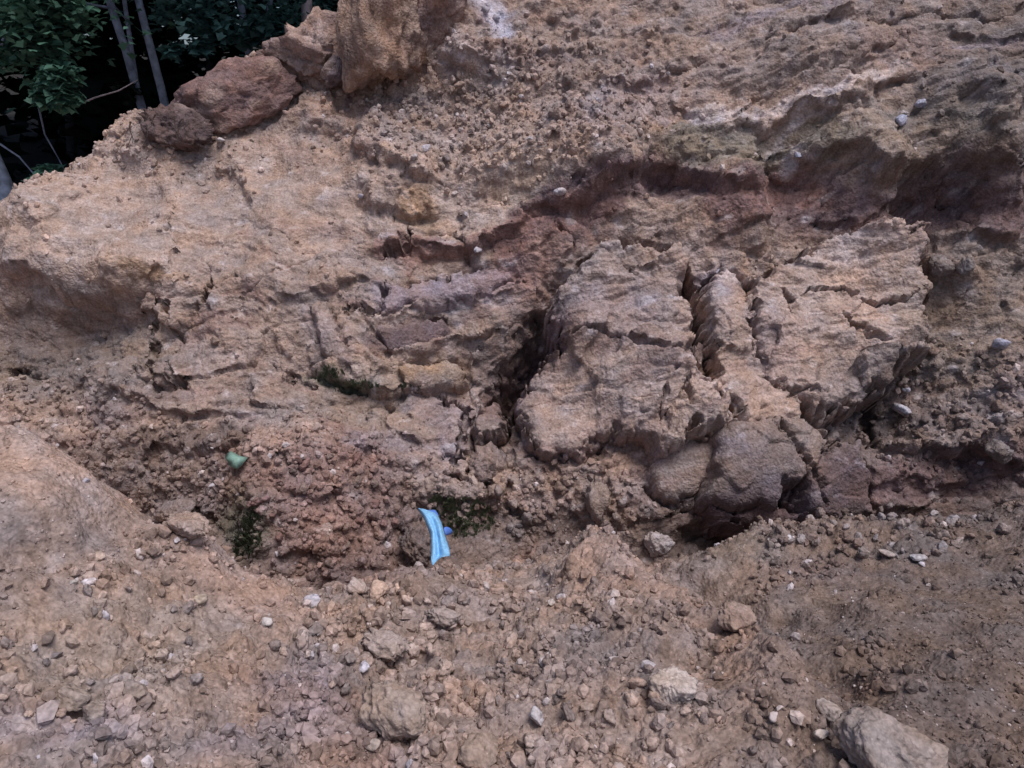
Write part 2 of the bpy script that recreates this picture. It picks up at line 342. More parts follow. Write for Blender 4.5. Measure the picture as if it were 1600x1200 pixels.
CRACKS = [  # polyline, half width px, depth m
 ([(945,402),(905,428),(882,455),(866,490),(874,520),(872,545),(850,566),(822,600),(800,640),(770,690)], 7, .30),
 ([(1068,415),(1076,450),(1092,480),(1096,520),(1108,545),(1114,585),(1138,630),(1150,650)], 13, .40),
 ([(1178,445),(1182,495),(1195,560),(1235,602)], 3, .12),
 ([(335,415),(332,450),(325,472),(310,490)], 3, .09), ([(268,480),(272,510),(280,530),(275,545)], 3.2, .10), ([(248,490),(240,540),(230,580),(230,600)], 4, .12),
 ([(240,580),(250,610),(290,600),(295,615)], 3, .09), ([(265,570),(275,595),(290,600)], 2.5, .08), ([(450,565),(458,600)], 4, .10),
 ([(640,360),(632,395),(600,400)], 4, .12), ([(716,435),(714,460)], 3, .08), ([(605,440),(600,480),(592,490)], 3, .1), ([(540,480),(545,490),(560,480),(590,492)], 3, .08),
 ([(680,620),(700,625),(730,640),(720,690),(705,740),(740,760)], 5, .12), ([(780,690),(770,720),(755,770)], 8, .16), ([(820,715),(900,712),(940,700)], 3, .07),
 ([(1120,660),(1122,735),(1090,768)], 3, .12), ([(800,640),(740,700),(730,740)], 6, .12), ([(1270,665),(1295,690),(1290,670)], 3, .06),
 ([(0,570),(40,580),(90,590)], 5, .08), ([(420,560),(470,590),(500,610)], 3, .06), ([(520,595),(560,605),(600,620)], 4, .08),
 ([(860,340),(900,380),(880,420)], 3, .05), ([(1380,540),(1385,600),(1375,650),(1380,690)], 8, .16), ([(1480,270),(1490,300),(1530,300)], 5, .08),
 ([(250,780),(300,800),(330,820)], 9, .10), ([(340,800),(390,840)], 6, .06), ([(800,750),(790,790),(830,820)], 6, .10), ([(1000,760),(1040,790),(1100,800)], 6, .08),
]
HOLLOWS = [ # x,y,rx,ry,angle,depth(+ = bulge out)
 (830,560,25,110,28,-.16),(790,640,30,60,20,-.12),(60,520,120,40,5,-.10),(150,520,60,25,0,-.06),(40,575,60,15,0,-.08),
 (700,810,70,30,0,-.14),(520,585,50,12,20,-.06),(1010,285,110,28,-5,-.08),(1500,330,120,40,0,-.10),(1360,650,50,50,0,-.26),(320,125,30,10,-20,.1),(130,240,26,14,-30,.08),(180,205,30,12,0,.06),(70,285,26,12,-25,.06),(235,190,30,10,0,.06),(815,600,30,70,35,-.22),(850,520,20,70,15,-.18),(1088,500,16,60,8,-.15),(770,700,30,50,10,-.14),(1420,600,40,40,0,-.08),
 (1250,826,170,24,-6,-.26),(1480,760,120,18,-4,-.14),(1540,720,45,18,0,-.10),(470,760,110,90,0,.10),(430,690,50,25,0,.06),(300,790,70,35,0,-.08),
 (350,840,40,60,30,-.10),(690,730,110,20,-8,.05),(1020,740,40,55,0,-.08),(890,770,70,45,0,.06),(600,800,60,50,0,-.04),
 (430,95,40,18,-25,.05),(770,250,70,40,0,.07),(620,250,60,50,40,.08),(260,230,45,30,0,.05),(190,420,90,40,10,.05),(1240,100,90,30,-15,.08),
 (1040,90,30,22,0,.06),(1490,140,60,40,0,.05),(1300,180,120,14,-14,.05),(1580,210,40,22,0,.08),(750,100,80,18,10,.06),
 (780,30,60,25,0,.03),(620,550,90,40,0,.03),(1490,420,40,30,0,.05),(1340,300,150,30,0,-.05),(900,240,60,40,0,.04),
 (640,130,60,22,0,-.05),(1570,620,30,80,0,.08),(660,840,60,30,0,-.08),(1430,640,25,14,0,.04)]

STRATA = [ # bands along polylines: pts, half width px, colour, strength
 ([(820,345),(900,300),(1000,278),(1060,290),(1130,300),(1210,290)], 26, PURP, .75), ([(800,390),(830,360),(880,335),(960,310)], 28, RED, .75),
 ([(1200,300),(1280,330),(1380,330),(1480,330),(1600,335)], 42, PURP, .70), ([(1130,320),(1200,300),(1260,300)], 34, RED, .55),
 ([(600,395),(700,398),(790,385)], 14, RED, .6), ([(600,462),(700,448),(810,432)], 20, LILAC, .6), ([(600,492),(700,480),(800,462)], 9, PALE, .4),
 ([(590,530),(680,515)], 22, PURP, .5), ([(1060,235),(1180,232),(1300,225)], 22, OLIVE, .6), ([(1080,200),(1200,185),(1340,140),(1390,115)], 11, PALE, .6), ([(755,0),(770,30),(790,60)], 16, (.5,.5,.58), .6), ([(690,70),(740,100),(800,110)], 7, PALE, .4), ([(1100,60),(1180,20),(1300,10)], 7, LILAC, .5), ([(1240,240),(1225,262)], 10, PALE, .6), ([(1480,90),(1560,70),(1600,80)], 9, LILAC, .6),
 ([(1200,230),(1320,165)], 8, PALE, .4), ([(700,720),(640,710),(560,690)], 24, LILAC, .35), ([(660,620),(720,650),(710,690)], 26, LILAC, .5),
 ([(230,690),(320,690),(390,690)], 14, DARK, .55), ([(480,490),(510,520),(540,560)], 18, LILAC, .35), ([(870,528),(960,540),(1080,550)], 16, PURP, .38),
 ([(770,640),(830,570),(865,520)], 26, PURP, .6), ([(800,420),(850,400),(900,370)], 26, RED, .45), ([(780,450),(850,430)], 30, RED, .25),
 ([(700,70),(780,100),(880,100)], 14, PURP, .3), ([(560,105),(640,150),(760,150)], 16, GREY, .55), ([(540,100),(550,130)], 14, PURP, .8),
 ([(300,240),(340,330),(400,400)], 40, GREY, .15), ([(1420,490),(1500,560),(1580,520)], 50, OLIVE, .25), ([(1390,560),(1385,680)], 16, DARK, .7),
 ([(1360,760),(1480,740),(1600,720)], 34, PURP, .65), ([(1120,800),(1240,780),(1340,760)], 36, PURP, .55), ([(1130,700),(1200,740),(1260,790)], 20, LILAC, .4)]
PATCH = [ # x,y,rx,ry,ang,colour,strength; dark ones in recesses paint in their shade
 (230,760,150,60,15,DARK,.50),(330,830,90,50,30,DARK,.60),(470,900,120,50,0,(.15,.09,.07),.65),(640,880,120,40,0,DARK,.65),(760,840,120,40,0,DARK,.55),(1000,840,200,40,0,DARK,.55),(1200,850,200,40,0,DARK,.7),(1480,790,200,60,0,(.11,.075,.07),.75),  # shade of the ditch and slab feet, painted into the soil colour
 (1380,300,320,50,0,(.17,.10,.095),.55),(520,780,120,90,0,(.21,.125,.10),.55),(820,560,60,110,30,(.15,.095,.085),.6),(100,570,170,60,0,(.15,.115,.09),.5),  # gully and left overhang entries carry painted shade
 (200,300,260,120,-20,LTAN,.55),(420,330,160,90,0,LTAN,.25),(120,420,110,30,10,LTAN,.5),(60,540,190,60,0,OLIVE,.35),(60,510,130,40,0,BROWN,.6),(70,560,120,20,0,DARK,.5),  # brown and dark entries: painted shade below the left overhang
 (600,60,45,75,15,OCHRE,.35),(300,250,70,50,0,GREY,.3),(700,300,160,70,0,LTAN,.6),(800,280,90,60,0,LTAN,.6),(830,300,50,40,0,(.42,.34,.24),.4),
 (1040,215,34,9,-20,OCHRE,.9),(660,340,38,26,15,OCHRE,.7),(250,440,55,12,5,OCHRE,.6),(670,580,60,20,0,OCHRE,.5),(1050,470,20,20,0,OCHRE,.2),
 (765,20,30,28,0,LILAC,.9),(770,10,20,14,0,(.5,.5,.58),.8),(720,90,35,20,0,PALE,.35),(450,110,40,16,-30,LILAC,.5),(520,170,40,26,0,ORNG,.5),(640,210,60,40,0,GREY,.35),
 (930,80,110,60,0,BROWN,.3),(980,170,120,50,0,LILAC,.35),(1200,60,200,70,0,GREY,.45),(1400,80,220,110,0,GREY,.55),(1560,140,120,160,0,(.15,.135,.13),.6),(1400,90,70,28,0,RED,.3),
 (1430,220,160,60,0,OLIVE,.5),(1110,240,110,30,0,OLIVE,.45),(1300,330,200,60,0,BROWN,.35),(1560,300,110,60,0,PURP,.55),(1500,450,160,110,0,BROWN,.4),(1540,440,100,60,0,OLIVE,.3),
 (1450,640,170,110,0,(.17,.135,.12),.6),(960,450,90,60,0,GREY,.45),(970,480,80,40,0,LILAC,.35),(1130,440,40,18,0,LILAC,.7),(1145,430,18,8,0,PALE,.6),(1330,400,80,22,-15,PALE,.40),(1210,530,40,50,0,LILAC,.5),
 (1330,490,110,70,0,LTAN,.35),(1190,600,60,60,0,ORNG,.3),(1230,720,110,60,0,GREY,.5),(1250,780,60,30,0,LILAC,.4),(1240,790,40,30,0,(.12,.11,.13),.6),(1340,740,60,50,0,PURP,.45),
 (900,600,90,60,0,TAN,.3),(960,690,70,40,0,RED,.25),(760,620,70,60,0,BROWN,.4),(480,760,140,80,0,RED,.38),(440,700,70,30,0,ORNG,.35),(550,860,110,60,0,RED,.30),
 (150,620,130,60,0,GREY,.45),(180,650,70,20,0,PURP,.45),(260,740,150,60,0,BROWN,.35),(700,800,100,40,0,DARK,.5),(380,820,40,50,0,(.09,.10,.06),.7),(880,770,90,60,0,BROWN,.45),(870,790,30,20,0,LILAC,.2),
 (560,620,110,40,0,OLIVE,.30),(330,620,150,60,0,GREY,.30),(520,590,40,10,20,MOSSY,.8),(560,605,40,8,10,MOSSY,.5),(1400,640,60,60,0,DARK,.4),(1130,480,20,50,0,LILAC,.4),
 (860,420,30,60,0,ORNG,.15),(1580,590,30,70,0,LILAC,.35),(850,90,120,60,0,(.27,.2,.16),.5),(270,215,50,30,0,(.12,.075,.06),.85),(345,200,50,20,0,BROWN,.5),(1090,360,160,40,0,BROWN,.3)]

def bank_detail(u, v, px, py, smooth=0.0, colour=True):
    wx = fbm(u * 3, v * 3, 4, 300) * 14; wy = fbm(u * 3 + 7, v * 3, 4, 301) * 14
    wx2 = fbm(u * 14, v * 14, 3, 310) * 5; wy2 = fbm(u * 14 + 3, v * 14, 3, 311) * 5
    X = px + wx + wx2; Y = py + wy + wy2
    sm = 1 - smooth * .75
    d = np.zeros(u.shape, np.float32)
    d += fbm(u * 1.3, v * 1.3, 3, 1) * .085 + fbm(u * 4, v * 4, 3, 2) * .028 * sm
    # zones
    dusty = np.clip(blob(px, py, 200, 300, 260, 130, -20, .4) + blob(px, py, 470, 290, 110, 80, 0, .5) + blob(px, py, 40, 470, 120, 60, 0, .5), 0, 1)
    clod = np.clip(blob(px, py, 480, 790, 200, 120, 0, .4) + blob(px, py, 150, 680, 230, 90, 20, .5) + blob(px, py, 780, 180, 260, 110, 0, .5) + blob(px, py, 850, 60, 240, 60, 0, .5)
          + blob(px, py, 1470, 640, 140, 100, 0, .5) + blob(px, py, 860, 780, 140, 80, 0, .5) + .3 * blob(px, py, 1100, 330, 200, 60, 0, .5), 0, 1)
    rock = np.clip(1 - dusty * .7 - clod * .6, .15, 1)
    f1, e1, i1 = facets(u, v, 2.6, 40, .5, .10, 1.8, .25); f2, e2, i2 = facets(u, v, 7.5, 50, .6, .12, 1.6, .5 + .0)
    f3, e3, i3 = facets(u + wx * .002, v, 19, 60, .7, .08, 1.4, -.3)
    d += (f1 * .085 * sm + f2 * .030 * sm + f3 * .008 * sm) * rock
    # fine bedding, direction swings through the bank
    th = np.interp(px, [0, 400, 600, 750, 900, 1100, 1600], [-.15, -.25, -.12, .35, .15, .25, .15])
    s_, c_ = np.sin(th), np.cos(th); al = u * c_ + v * s_; ac = -u * s_ + v * c_
    ac = ac + fbm(u * 1.5, v * 1.5, 2, 77) * .12
    d += (ridged(al * 2.2, ac * 15, 2, 80) * .011 + ridged(al * 6, ac * 42, 2, 85) * .003) * rock * (1 - smooth * .5)
    # lumps
    p1, I1, k1 = pebbles(u, v, 6.5, 90, .6); p2, I2, k2 = pebbles(u, v, 13, 95, .65); p3, I3, k3 = pebbles(u, v, 27, 99, .6)
    d += (p1 / 6.5 * .9 * clod + p2 / 13 * (.05 + .95 * clod) * sm + p3 / 27 * (.05 + .75 * clod) * (1 - smooth * .9)) * (1 - dusty * .35)
    d += fbm(u * 26, v * 26, 3, 120) * .0035 + fbm(u * 11, v * 11, 2, 121) * .006 * sm
    for pts, h, L in LEDGES:
        xs = [p[0] for p in pts]; ys = [p[1] for p in pts]
        k = (X > min(xs) - 60) & (X < max(xs) + 60) & (Y > min(ys) - 2.5 * L) & (Y < max(ys) + 40)
        if not k.any() or smooth > 0: continue
        ds, sg, t = polyline_sd(px[k] + wx[k] + .35 * wx2[k], py[k] + wy[k] + .35 * wy2[k], pts); s = ds * sg
        fade = np.clip(np.minimum(t, 1 - t) * 6, 0, 1)
        d[k] += 1.35 * h * fade * (sstep(-9, 4, s) * np.exp(-np.clip(s, 0, None) / L) - .35 * (1 - sstep(-9, 4, s)) * np.exp(-np.clip(-s, 0, None) / 18))
    for x, y, rx, ry, a, h in HOLLOWS: 
        if smooth == 0: d += h * blob(X, Y, x, y, rx, ry, a, .6)
    if smooth == 0:
        for pts, hw, dep in CRACKS:
            xs = [p[0] for p in pts]; ys = [p[1] for p in pts]
            k = (X > min(xs) - 25) & (X < max(xs) + 25) & (Y > min(ys) - 25) & (Y < max(ys) + 25)
            if not k.any(): continue
            ds, sg, t = polyline_sd(px[k] + wx2[k] * 1.2 + wx[k] * .3, py[k] + wy2[k] * 1.2 + wy[k] * .3, pts); fw = hw * (.35 + .9 * np.clip(np.minimum(t, 1 - t) * 5, 0, 1))
            d[k] -= dep * (1 - sstep(.35, 1.25, ds / fw))
    if not colour: return d, None
    col = np.empty(u.shape + (3,), np.float32); col[:] = TAN
    paint(col, sstep(-.3, .5, fbm(u * 1.1, v * 2.2, 4, 200)) * .45, GREY)
    paint(col, sstep(.0, .8, fbm(u * 1.7 + 3, v * 3, 4, 210)) * .5, LTAN)
    paint(col, sstep(.1, .8, fbm(al * 1.5, ac * 6, 4, 220)) * .45, RED)
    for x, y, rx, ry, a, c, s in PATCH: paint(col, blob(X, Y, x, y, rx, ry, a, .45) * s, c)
    for pts, hw, c, s in STRATA:
        xs = [p[0] for p in pts]; ys = [p[1] for p in pts]; g = hw * 3 + 10
        k = (X > min(xs) - g) & (X < max(xs) + g) & (Y > min(ys) - g) & (Y < max(ys) + g)
        if not k.any(): continue
        ds, sg, t = polyline_sd(X[k], Y[k], pts); m = (1 - sstep(.6, 1.4, ds / hw)) * min(.92, s * 1.25)
        sub = col[k]; sub += m[..., None] * (np.array(c, np.float32) - sub); col[k] = sub
    col *= (1 + .16 * fbm(al * 3, ac * 22, 3, 230) * rock)[..., None]
    col *= (1 + .20 * (I2 - .5) * k2 * (1 - smooth) + .2 * (I3 - .5) * k3 * (1 - smooth) + .16 * (i2 - .5) + .10 * fbm(u * 9, v * 9, 3, 240))[..., None]
    pale = (sstep(.55, .9, fbm(u * 6, v * 9, 3, 250)) * .5)
    paint(col, pale, PALE)
    # soil colour darkened towards the right, painting in the light falloff
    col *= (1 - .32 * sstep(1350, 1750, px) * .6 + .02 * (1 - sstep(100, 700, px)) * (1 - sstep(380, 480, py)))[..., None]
    return d, np.clip(col, .02, .75)

nv, ns = 550, 930
vv = np.concatenate([np.linspace(-1.4, -.75, 12)[:-1], np.linspace(-.75, 4.75, nv), np.linspace(4.75, 7.2, 40)[1:]])
ss = np.concatenate([-1.30 - np.linspace(.95, 0, 60)[:-1] ** 1.5, np.linspace(-1.30, 1.30, ns), 1.30 + np.linspace(0, .95, 60)[1:] ** 1.5])
VV, SS = np.meshgrid(vv, ss, indexing='ij'); UU = SS * (2.72 + .44 * np.maximum(VV, -.8))
NB = smooth_eval(bank_tps, UU, VV)
BX, BY, _ = project(*p2w(UU, VV, NB))
D, C = bank_detail(UU, VV, BX, BY)
D -= blockmask(BX, BY)
fo = sstep(1.34, 1.5, np.abs(SS)); D = D * (1 - fo) + fo * fbm(UU * 1.3, VV * 1.3, 3, 1) * .07
N_bank = NB + D
x, y, z = p2w(UU, VV, N_bank)
PB3, C = rough3(np.stack([x, y, z], -1), C); x, y, z = PB3[..., 0], PB3[..., 1], PB3[..., 2]
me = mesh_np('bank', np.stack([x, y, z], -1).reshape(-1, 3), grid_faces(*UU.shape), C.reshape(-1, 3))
link('bank', me, M_bank, kind='structure')
def bank_hit(px, py):
    """point of the finished bank that projects nearest a pixel (visible grid vertex), for setting things on it"""
    QX, QY, QD = bank_proj
    k = (QX - px) ** 2 + (QY - py) ** 2 < 30
    if not k.any(): k = (QX - px) ** 2 + (QY - py) ** 2 < 200
    idx = np.argmin(np.where(k, QD, 1e9)); i = np.unravel_index(idx, QX.shape)
    return float(x[i]), float(y[i]), float(z[i])
bank_proj = project(x, y, z)
print('bank done', len(me.vertices))

# ------------------------------------------------------------------ big blocks
for bi, (nm, lab, pts, hgt, ex) in enumerate(BLOCKS):
    P3 = [w2p(*p2w(*(lambda q: (q[0], q[1], 0))(w2p(*[float(t) for t in at(p[0], p[1], 5.6)])))) for p in pts]
    # bounding box in the plane through a few relaxation steps on the base surface
    us, vs_ = [], []
    for p in pts:
        Yd = 5.5
        for _ in range(12):
            q = w2p(*[float(t) for t in at(p[0], p[1], Yd)]); nb = float(bank_tps(np.array([q[0]]), np.array([q[1]]))[0]) + hgt
            Yd += (q[2] - nb) * .7
        us.append(q[0]); vs_.append(q[1])
    st = .0085
    gu = np.arange(min(us) - .12, max(us) + .12, st); gv = np.arange(min(vs_) - .12, max(vs_) + .12, st)
    V2, U2 = np.meshgrid(gv, gu, indexing='ij')
    nb = smooth_eval(bank_tps, U2, V2)
    bx, by, bd = project(*p2w(U2, V2, nb + hgt * .9))
    smo = .8 if ex.get('smooth') else .4
    d, c = bank_detail(U2, V2, bx, by, smo); c = c + .12 * (np.array(LTAN) - c)
    wob = fbm(U2 * 5, V2 * 5, 2, 505 + bi) * 7 + facets(U2, V2, 9, 506 + bi, .6, 0)[0] * 12 + fbm(U2 * 9, V2 * 9, 4, 500 + bi) * 5 + pn(U2 * 30, V2 * 30, 520 + bi) * 2.5
    s = (poly_sd(bx, by, pts) + wob * (.8 if ex.get('smooth') else 1.3)) / F * bd
    rr = hgt * .75 if ex.get('fluff') else min(.05, hgt * .4)
    prof = np.where(s > 0, 1 - np.exp(-np.clip(s, 0, None) / (rr * .45)) , 0) * rr - np.clip(-s, 0, None) * 5.0
    rx_, ang = ridged(U2 * 2, V2 * 5, 3, 540 + bi), ex['str']
    al = U2 * math.cos(ang * .4) + V2 * math.sin(ang * .4); ac = -U2 * math.sin(ang * .4) + V2 * math.cos(ang * .4) + fbm(U2 * 2, V2 * 2, 3, 560 + bi) * .08
    if smo < .5:
        f, e, I = facets(al, ac, 6, 600 + bi, .6, .07, 2.0); F4, e4, I4 = facets(al, ac, 2.6, 620 + bi, .9, .0, 1.3, .3); d = d * .8 + F4 * .085 + f * .013 + ridged(al * 1.5, ac * 5, 3, 570 + bi) * .012 + np.clip(ridged(al * .9 + 3, ac * 1.8, 2, 571 + bi), .2, 9) * .03
        cr_ = ridged(al * 1.1, ac * 2.6, 2, 580 + bi); d = d - .02 * sstep(1.25, 1.42, cr_)
    else: F4, e4, I4 = facets(al, ac, 5, 640 + bi, .8, .02, 1.2, .3, .06); d = d * .22 + F4 * .045 * (hgt > .15) * .8
    for cpts, hw, dep in BCRACKS:
        ds, sg, t = polyline_sd(bx + fbm(U2 * 9, V2 * 9, 3, 590) * 7, by + fbm(U2 * 9, V2 * 9, 3, 591) * 7, cpts)
        fw = hw * (.3 + .9 * np.clip(np.minimum(t, 1 - t) * 4, 0, 1)); fd = np.clip(np.minimum(t, 1 - t) * 5, 0, 1)
        d = d - dep * (1 - sstep(.4, 1.2, ds / fw)) + .03 * fd * np.exp(-ds / 26) * (sg > 0)
    if ex.get('fluff'): d = d * .7 + fbm(U2 * 4, V2 * 4, 3, 44) * .03
    tx_, ty_ = ex.get('tilt', (0, 0)); mx_ = sum(p[0] for p in pts) / len(pts); my_ = sum(p[1] for p in pts) / len(pts)
    d = d + tx_ * (bx - mx_) / 100 - ty_ * (by - my_) / 100
    n2 = nb + hgt - rr + prof + d
    keep = (s > -.045)
    idx = -np.ones(U2.shape, int); fk = keep[:-1, :-1] & keep[1:, :-1] & keep[:-1, 1:] & keep[1:, 1:]
    used = np.zeros(U2.shape, bool)
    for a in (slice(None, -1), slice(1, None)):
        for b in (slice(None, -1), slice(1, None)): used[a, b] |= fk
    idx[used] = np.arange(used.sum())
    fr, fc = np.nonzero(fk); Q = np.stack([idx[fr, fc], idx[fr, fc + 1], idx[fr + 1, fc + 1], idx[fr + 1, fc]], -1)
    P, c = rough3(np.stack(p2w(U2, V2, n2), -1), c, .3 if smo > .5 else .6); P = P[used]
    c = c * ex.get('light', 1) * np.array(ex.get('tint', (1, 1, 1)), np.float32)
    c = c[used]
    # skirt running back into the bank
    E = np.concatenate([Q[:, [0, 1]], Q[:, [1, 2]], Q[:, [2, 3]], Q[:, [3, 0]]]); Es = {tuple(e) for e in E.tolist()}
    be = np.array([e for e in Es if (e[1], e[0]) not in Es]); bvs = np.unique(be); mp = {v_: len(P) + i for i, v_ in enumerate(bvs)}
    back = P[bvs] + np.array([0, CZ, -CY]) * .28
    Q2 = np.array([(e[1], e[0], mp[e[0]], mp[e[1]]) for e in be.tolist()])
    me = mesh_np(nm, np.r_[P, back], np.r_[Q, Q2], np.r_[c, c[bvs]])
    link(nm, me, M_bank, label=lab, category={'shale_slab': 'shale slab', 'clay_slab': 'clay slab', 'earth_plate': 'earth plate', 'earth_column': 'earth column', 'boulder': 'boulder'}.get(nm, 'earth block'))
print('blocks done')

# ------------------------------------------------------------------ near slope
near_px = [(0,1200,1.5),(400,1200,1.6),(800,1200,1.65),(1200,1200,1.62),(1600,1200,1.6),
 (0,1000,1.85),(200,1000,2.02),(400,1000,2.28),(600,1000,2.42),(800,1000,2.42),(1000,1000,2.42),(1200,1000,2.5),(1400,1000,2.45),(1600,1000,2.35),
 (0,1100,1.66),(300,1100,1.8),(600,1100,1.93),(1000,1100,1.95),(1250,1100,1.97),(1320,1070,2.15),(1600,1100,1.92),
 (0,850,2.2),(0,780,2.45),(100,830,2.36),(200,860,2.5),(330,862,2.72),(400,910,2.78),(470,945,2.9),(600,910,3.15),(700,890,3.25),(800,900,3.1),(890,865,3.4),(960,920,2.95),
 (1000,900,3.12),(1100,870,3.4),(1230,830,3.6),(1400,815,3.7),(1600,790,3.8),(1200,930,2.95),(1400,900,3.05),(1600,880,3.1),(1500,850,3.35),
 (0,705,2.75),(60,715,2.76),(120,762,2.8),(180,820,2.85),(250,830,2.8),(-300,700,2.7),(-300,1000,1.7),(1900,760,3.9),(1900,1000,2.35)]
near_w = [(-1.85,3.08,.0),(-1.35,3.08,-.62),(-.95,3.15,-.95),(-1.9,3.7,-.85),(-2.3,3.2,.2),(-.4,3.7,-.95),(0.1,3.8,-.95),(.6,3.85,-.98),(1,3.95,-1.0),(1.6,4.2,-1.05),(2.4,4.35,-1.05),(3.2,4.6,-1.05),(-3.6,3.6,.3),(-3.5,4.4,-.3),
 (-2.5,4.4,-.7),(0,.7,-.02),(-2,.7,.3),(2,.7,.02),(0,-1,0),(-4,0,.4),(4,0,.1),(-4,-2,.2),(4,-2,.1),(5,3,-.1),(6,5,-.6),(-5.5,3,.4),(-6,5,.1)]
Nw = [tuple(float(t) for t in at(*p)) for p in near_px] + near_w
near_tps = TPS([(p[0], p[1]) for p in Nw], [p[2] for p in Nw], 1e-3)
NLEDGE = [([(-40,700),(0,708),(60,716),(120,766),(180,826),(250,842),(330,868),(400,918),(465,948),(500,960)], .06, 70),
 ([(895,852),(930,868),(975,918),(1060,965),(1200,1060),(1290,1114)], .16, 100), ([(1380,1130),(1300,1150),(1280,1185)], .05, 40),
 ([(470,945),(400,915),(345,862),(270,845)], .04, 30), ([(1290,965),(1370,940),(1450,950),(1530,985),(1600,1000)], .05, 40), ([(1330,1060),(1420,1075),(1600,1120)], .035, 50), ([(1230,905),(1330,890),(1420,915)], .035, 35), ([(1400,1010),(1500,1040),(1600,1045)], .03, 40),
 ([(20,840),(90,845),(140,850)], .05, 30), ([(830,1020),(900,1010),(1000,1020),(1080,1060)], .04, 40), ([(1000,880),(1060,900),(1180,925),(1300,915)], .03, 25)]
NPATCH = [(80,765,150,65,20,(.44,.30,.215),.9),(380,930,130,40,30,ORNG,.5),(60,850,100,30,0,GREY,.5),(30,870,60,40,0,GREY,.4),(300,850,70,40,20,TAN,.4),(960,900,60,70,35,ORNG,.55),(1100,990,170,30,30,ORNG,.35),(1200,1080,90,40,30,ORNG,.4),
 (90,1150,130,40,0,LILAC,.6),(60,1150,40,20,0,PALE,.5),(480,1100,60,60,0,LILAC,.75),(370,1160,80,30,-10,LILAC,.5),(150,1020,200,90,0,(.33,.25,.17),.45),(600,1000,150,60,0,(.33,.24,.18),.3),(150,1050,50,30,0,OCHRE,.3),
 (920,1060,120,50,0,GREY,.5),(1420,1000,260,110,0,(.245,.18,.14),.65),(1500,880,200,70,0,GREY,.5),(1150,920,150,30,10,(.30,.23,.18),.5),(1150,870,80,20,0,OLIVE,.3),(800,1130,250,60,0,TAN,.3),(580,900,60,30,0,RED,.3),(1500,1150,160,60,0,BROWN,.35)]
def near_dens(px, py):
    d = .85 - .75 * blob(px, py, 1480, 1030, 260, 130, 10, .35) - .85 * blob(px, py, 80, 775, 160, 85, 22, .3) - .5 * blob(px, py, 360, 930, 110, 40, 35, .4) - .35 * blob(px, py, 1130, 930, 180, 35, 10, .4)
    d = d - .4 * blob(px, py, 60, 860, 90, 30, 0, .4) - .35 * blob(px, py, 780, 960, 120, 30, 0, .5) + .5 * blob(px, py, 640, 1000, 200, 90, 0, .4) + .6 * blob(px, py, 1330, 830, 170, 30, 0, .4) + .4 * blob(px, py, 1330, 1030, 120, 40, 20, .5)
    return np.clip(d, .04, 1)
NHOL = [(60,865,90,22,0,-.07),(1060,905,90,18,10,-.07),(1180,960,90,20,20,-.05),(1030,1060,120,26,10,-.08),(760,960,90,20,0,-.05),(560,985,110,26,0,.06),(900,905,60,26,20,.06),(1000,1010,90,24,20,.05),(480,1095,50,26,0,.05),(1310,970,60,12,10,-.04),(1450,960,60,10,0,-.05),(1120,930,110,18,22,-.06),(1290,1060,90,20,30,-.05),(1400,1050,120,16,8,-.03),(70,770,110,55,15,.11),(300,900,60,20,30,.04),(1250,840,90,16,-10,.05),(1330,1150,40,20,0,-.08),(130,1120,40,16,-20,-.06),(850,1150,140,20,0,-.04)]
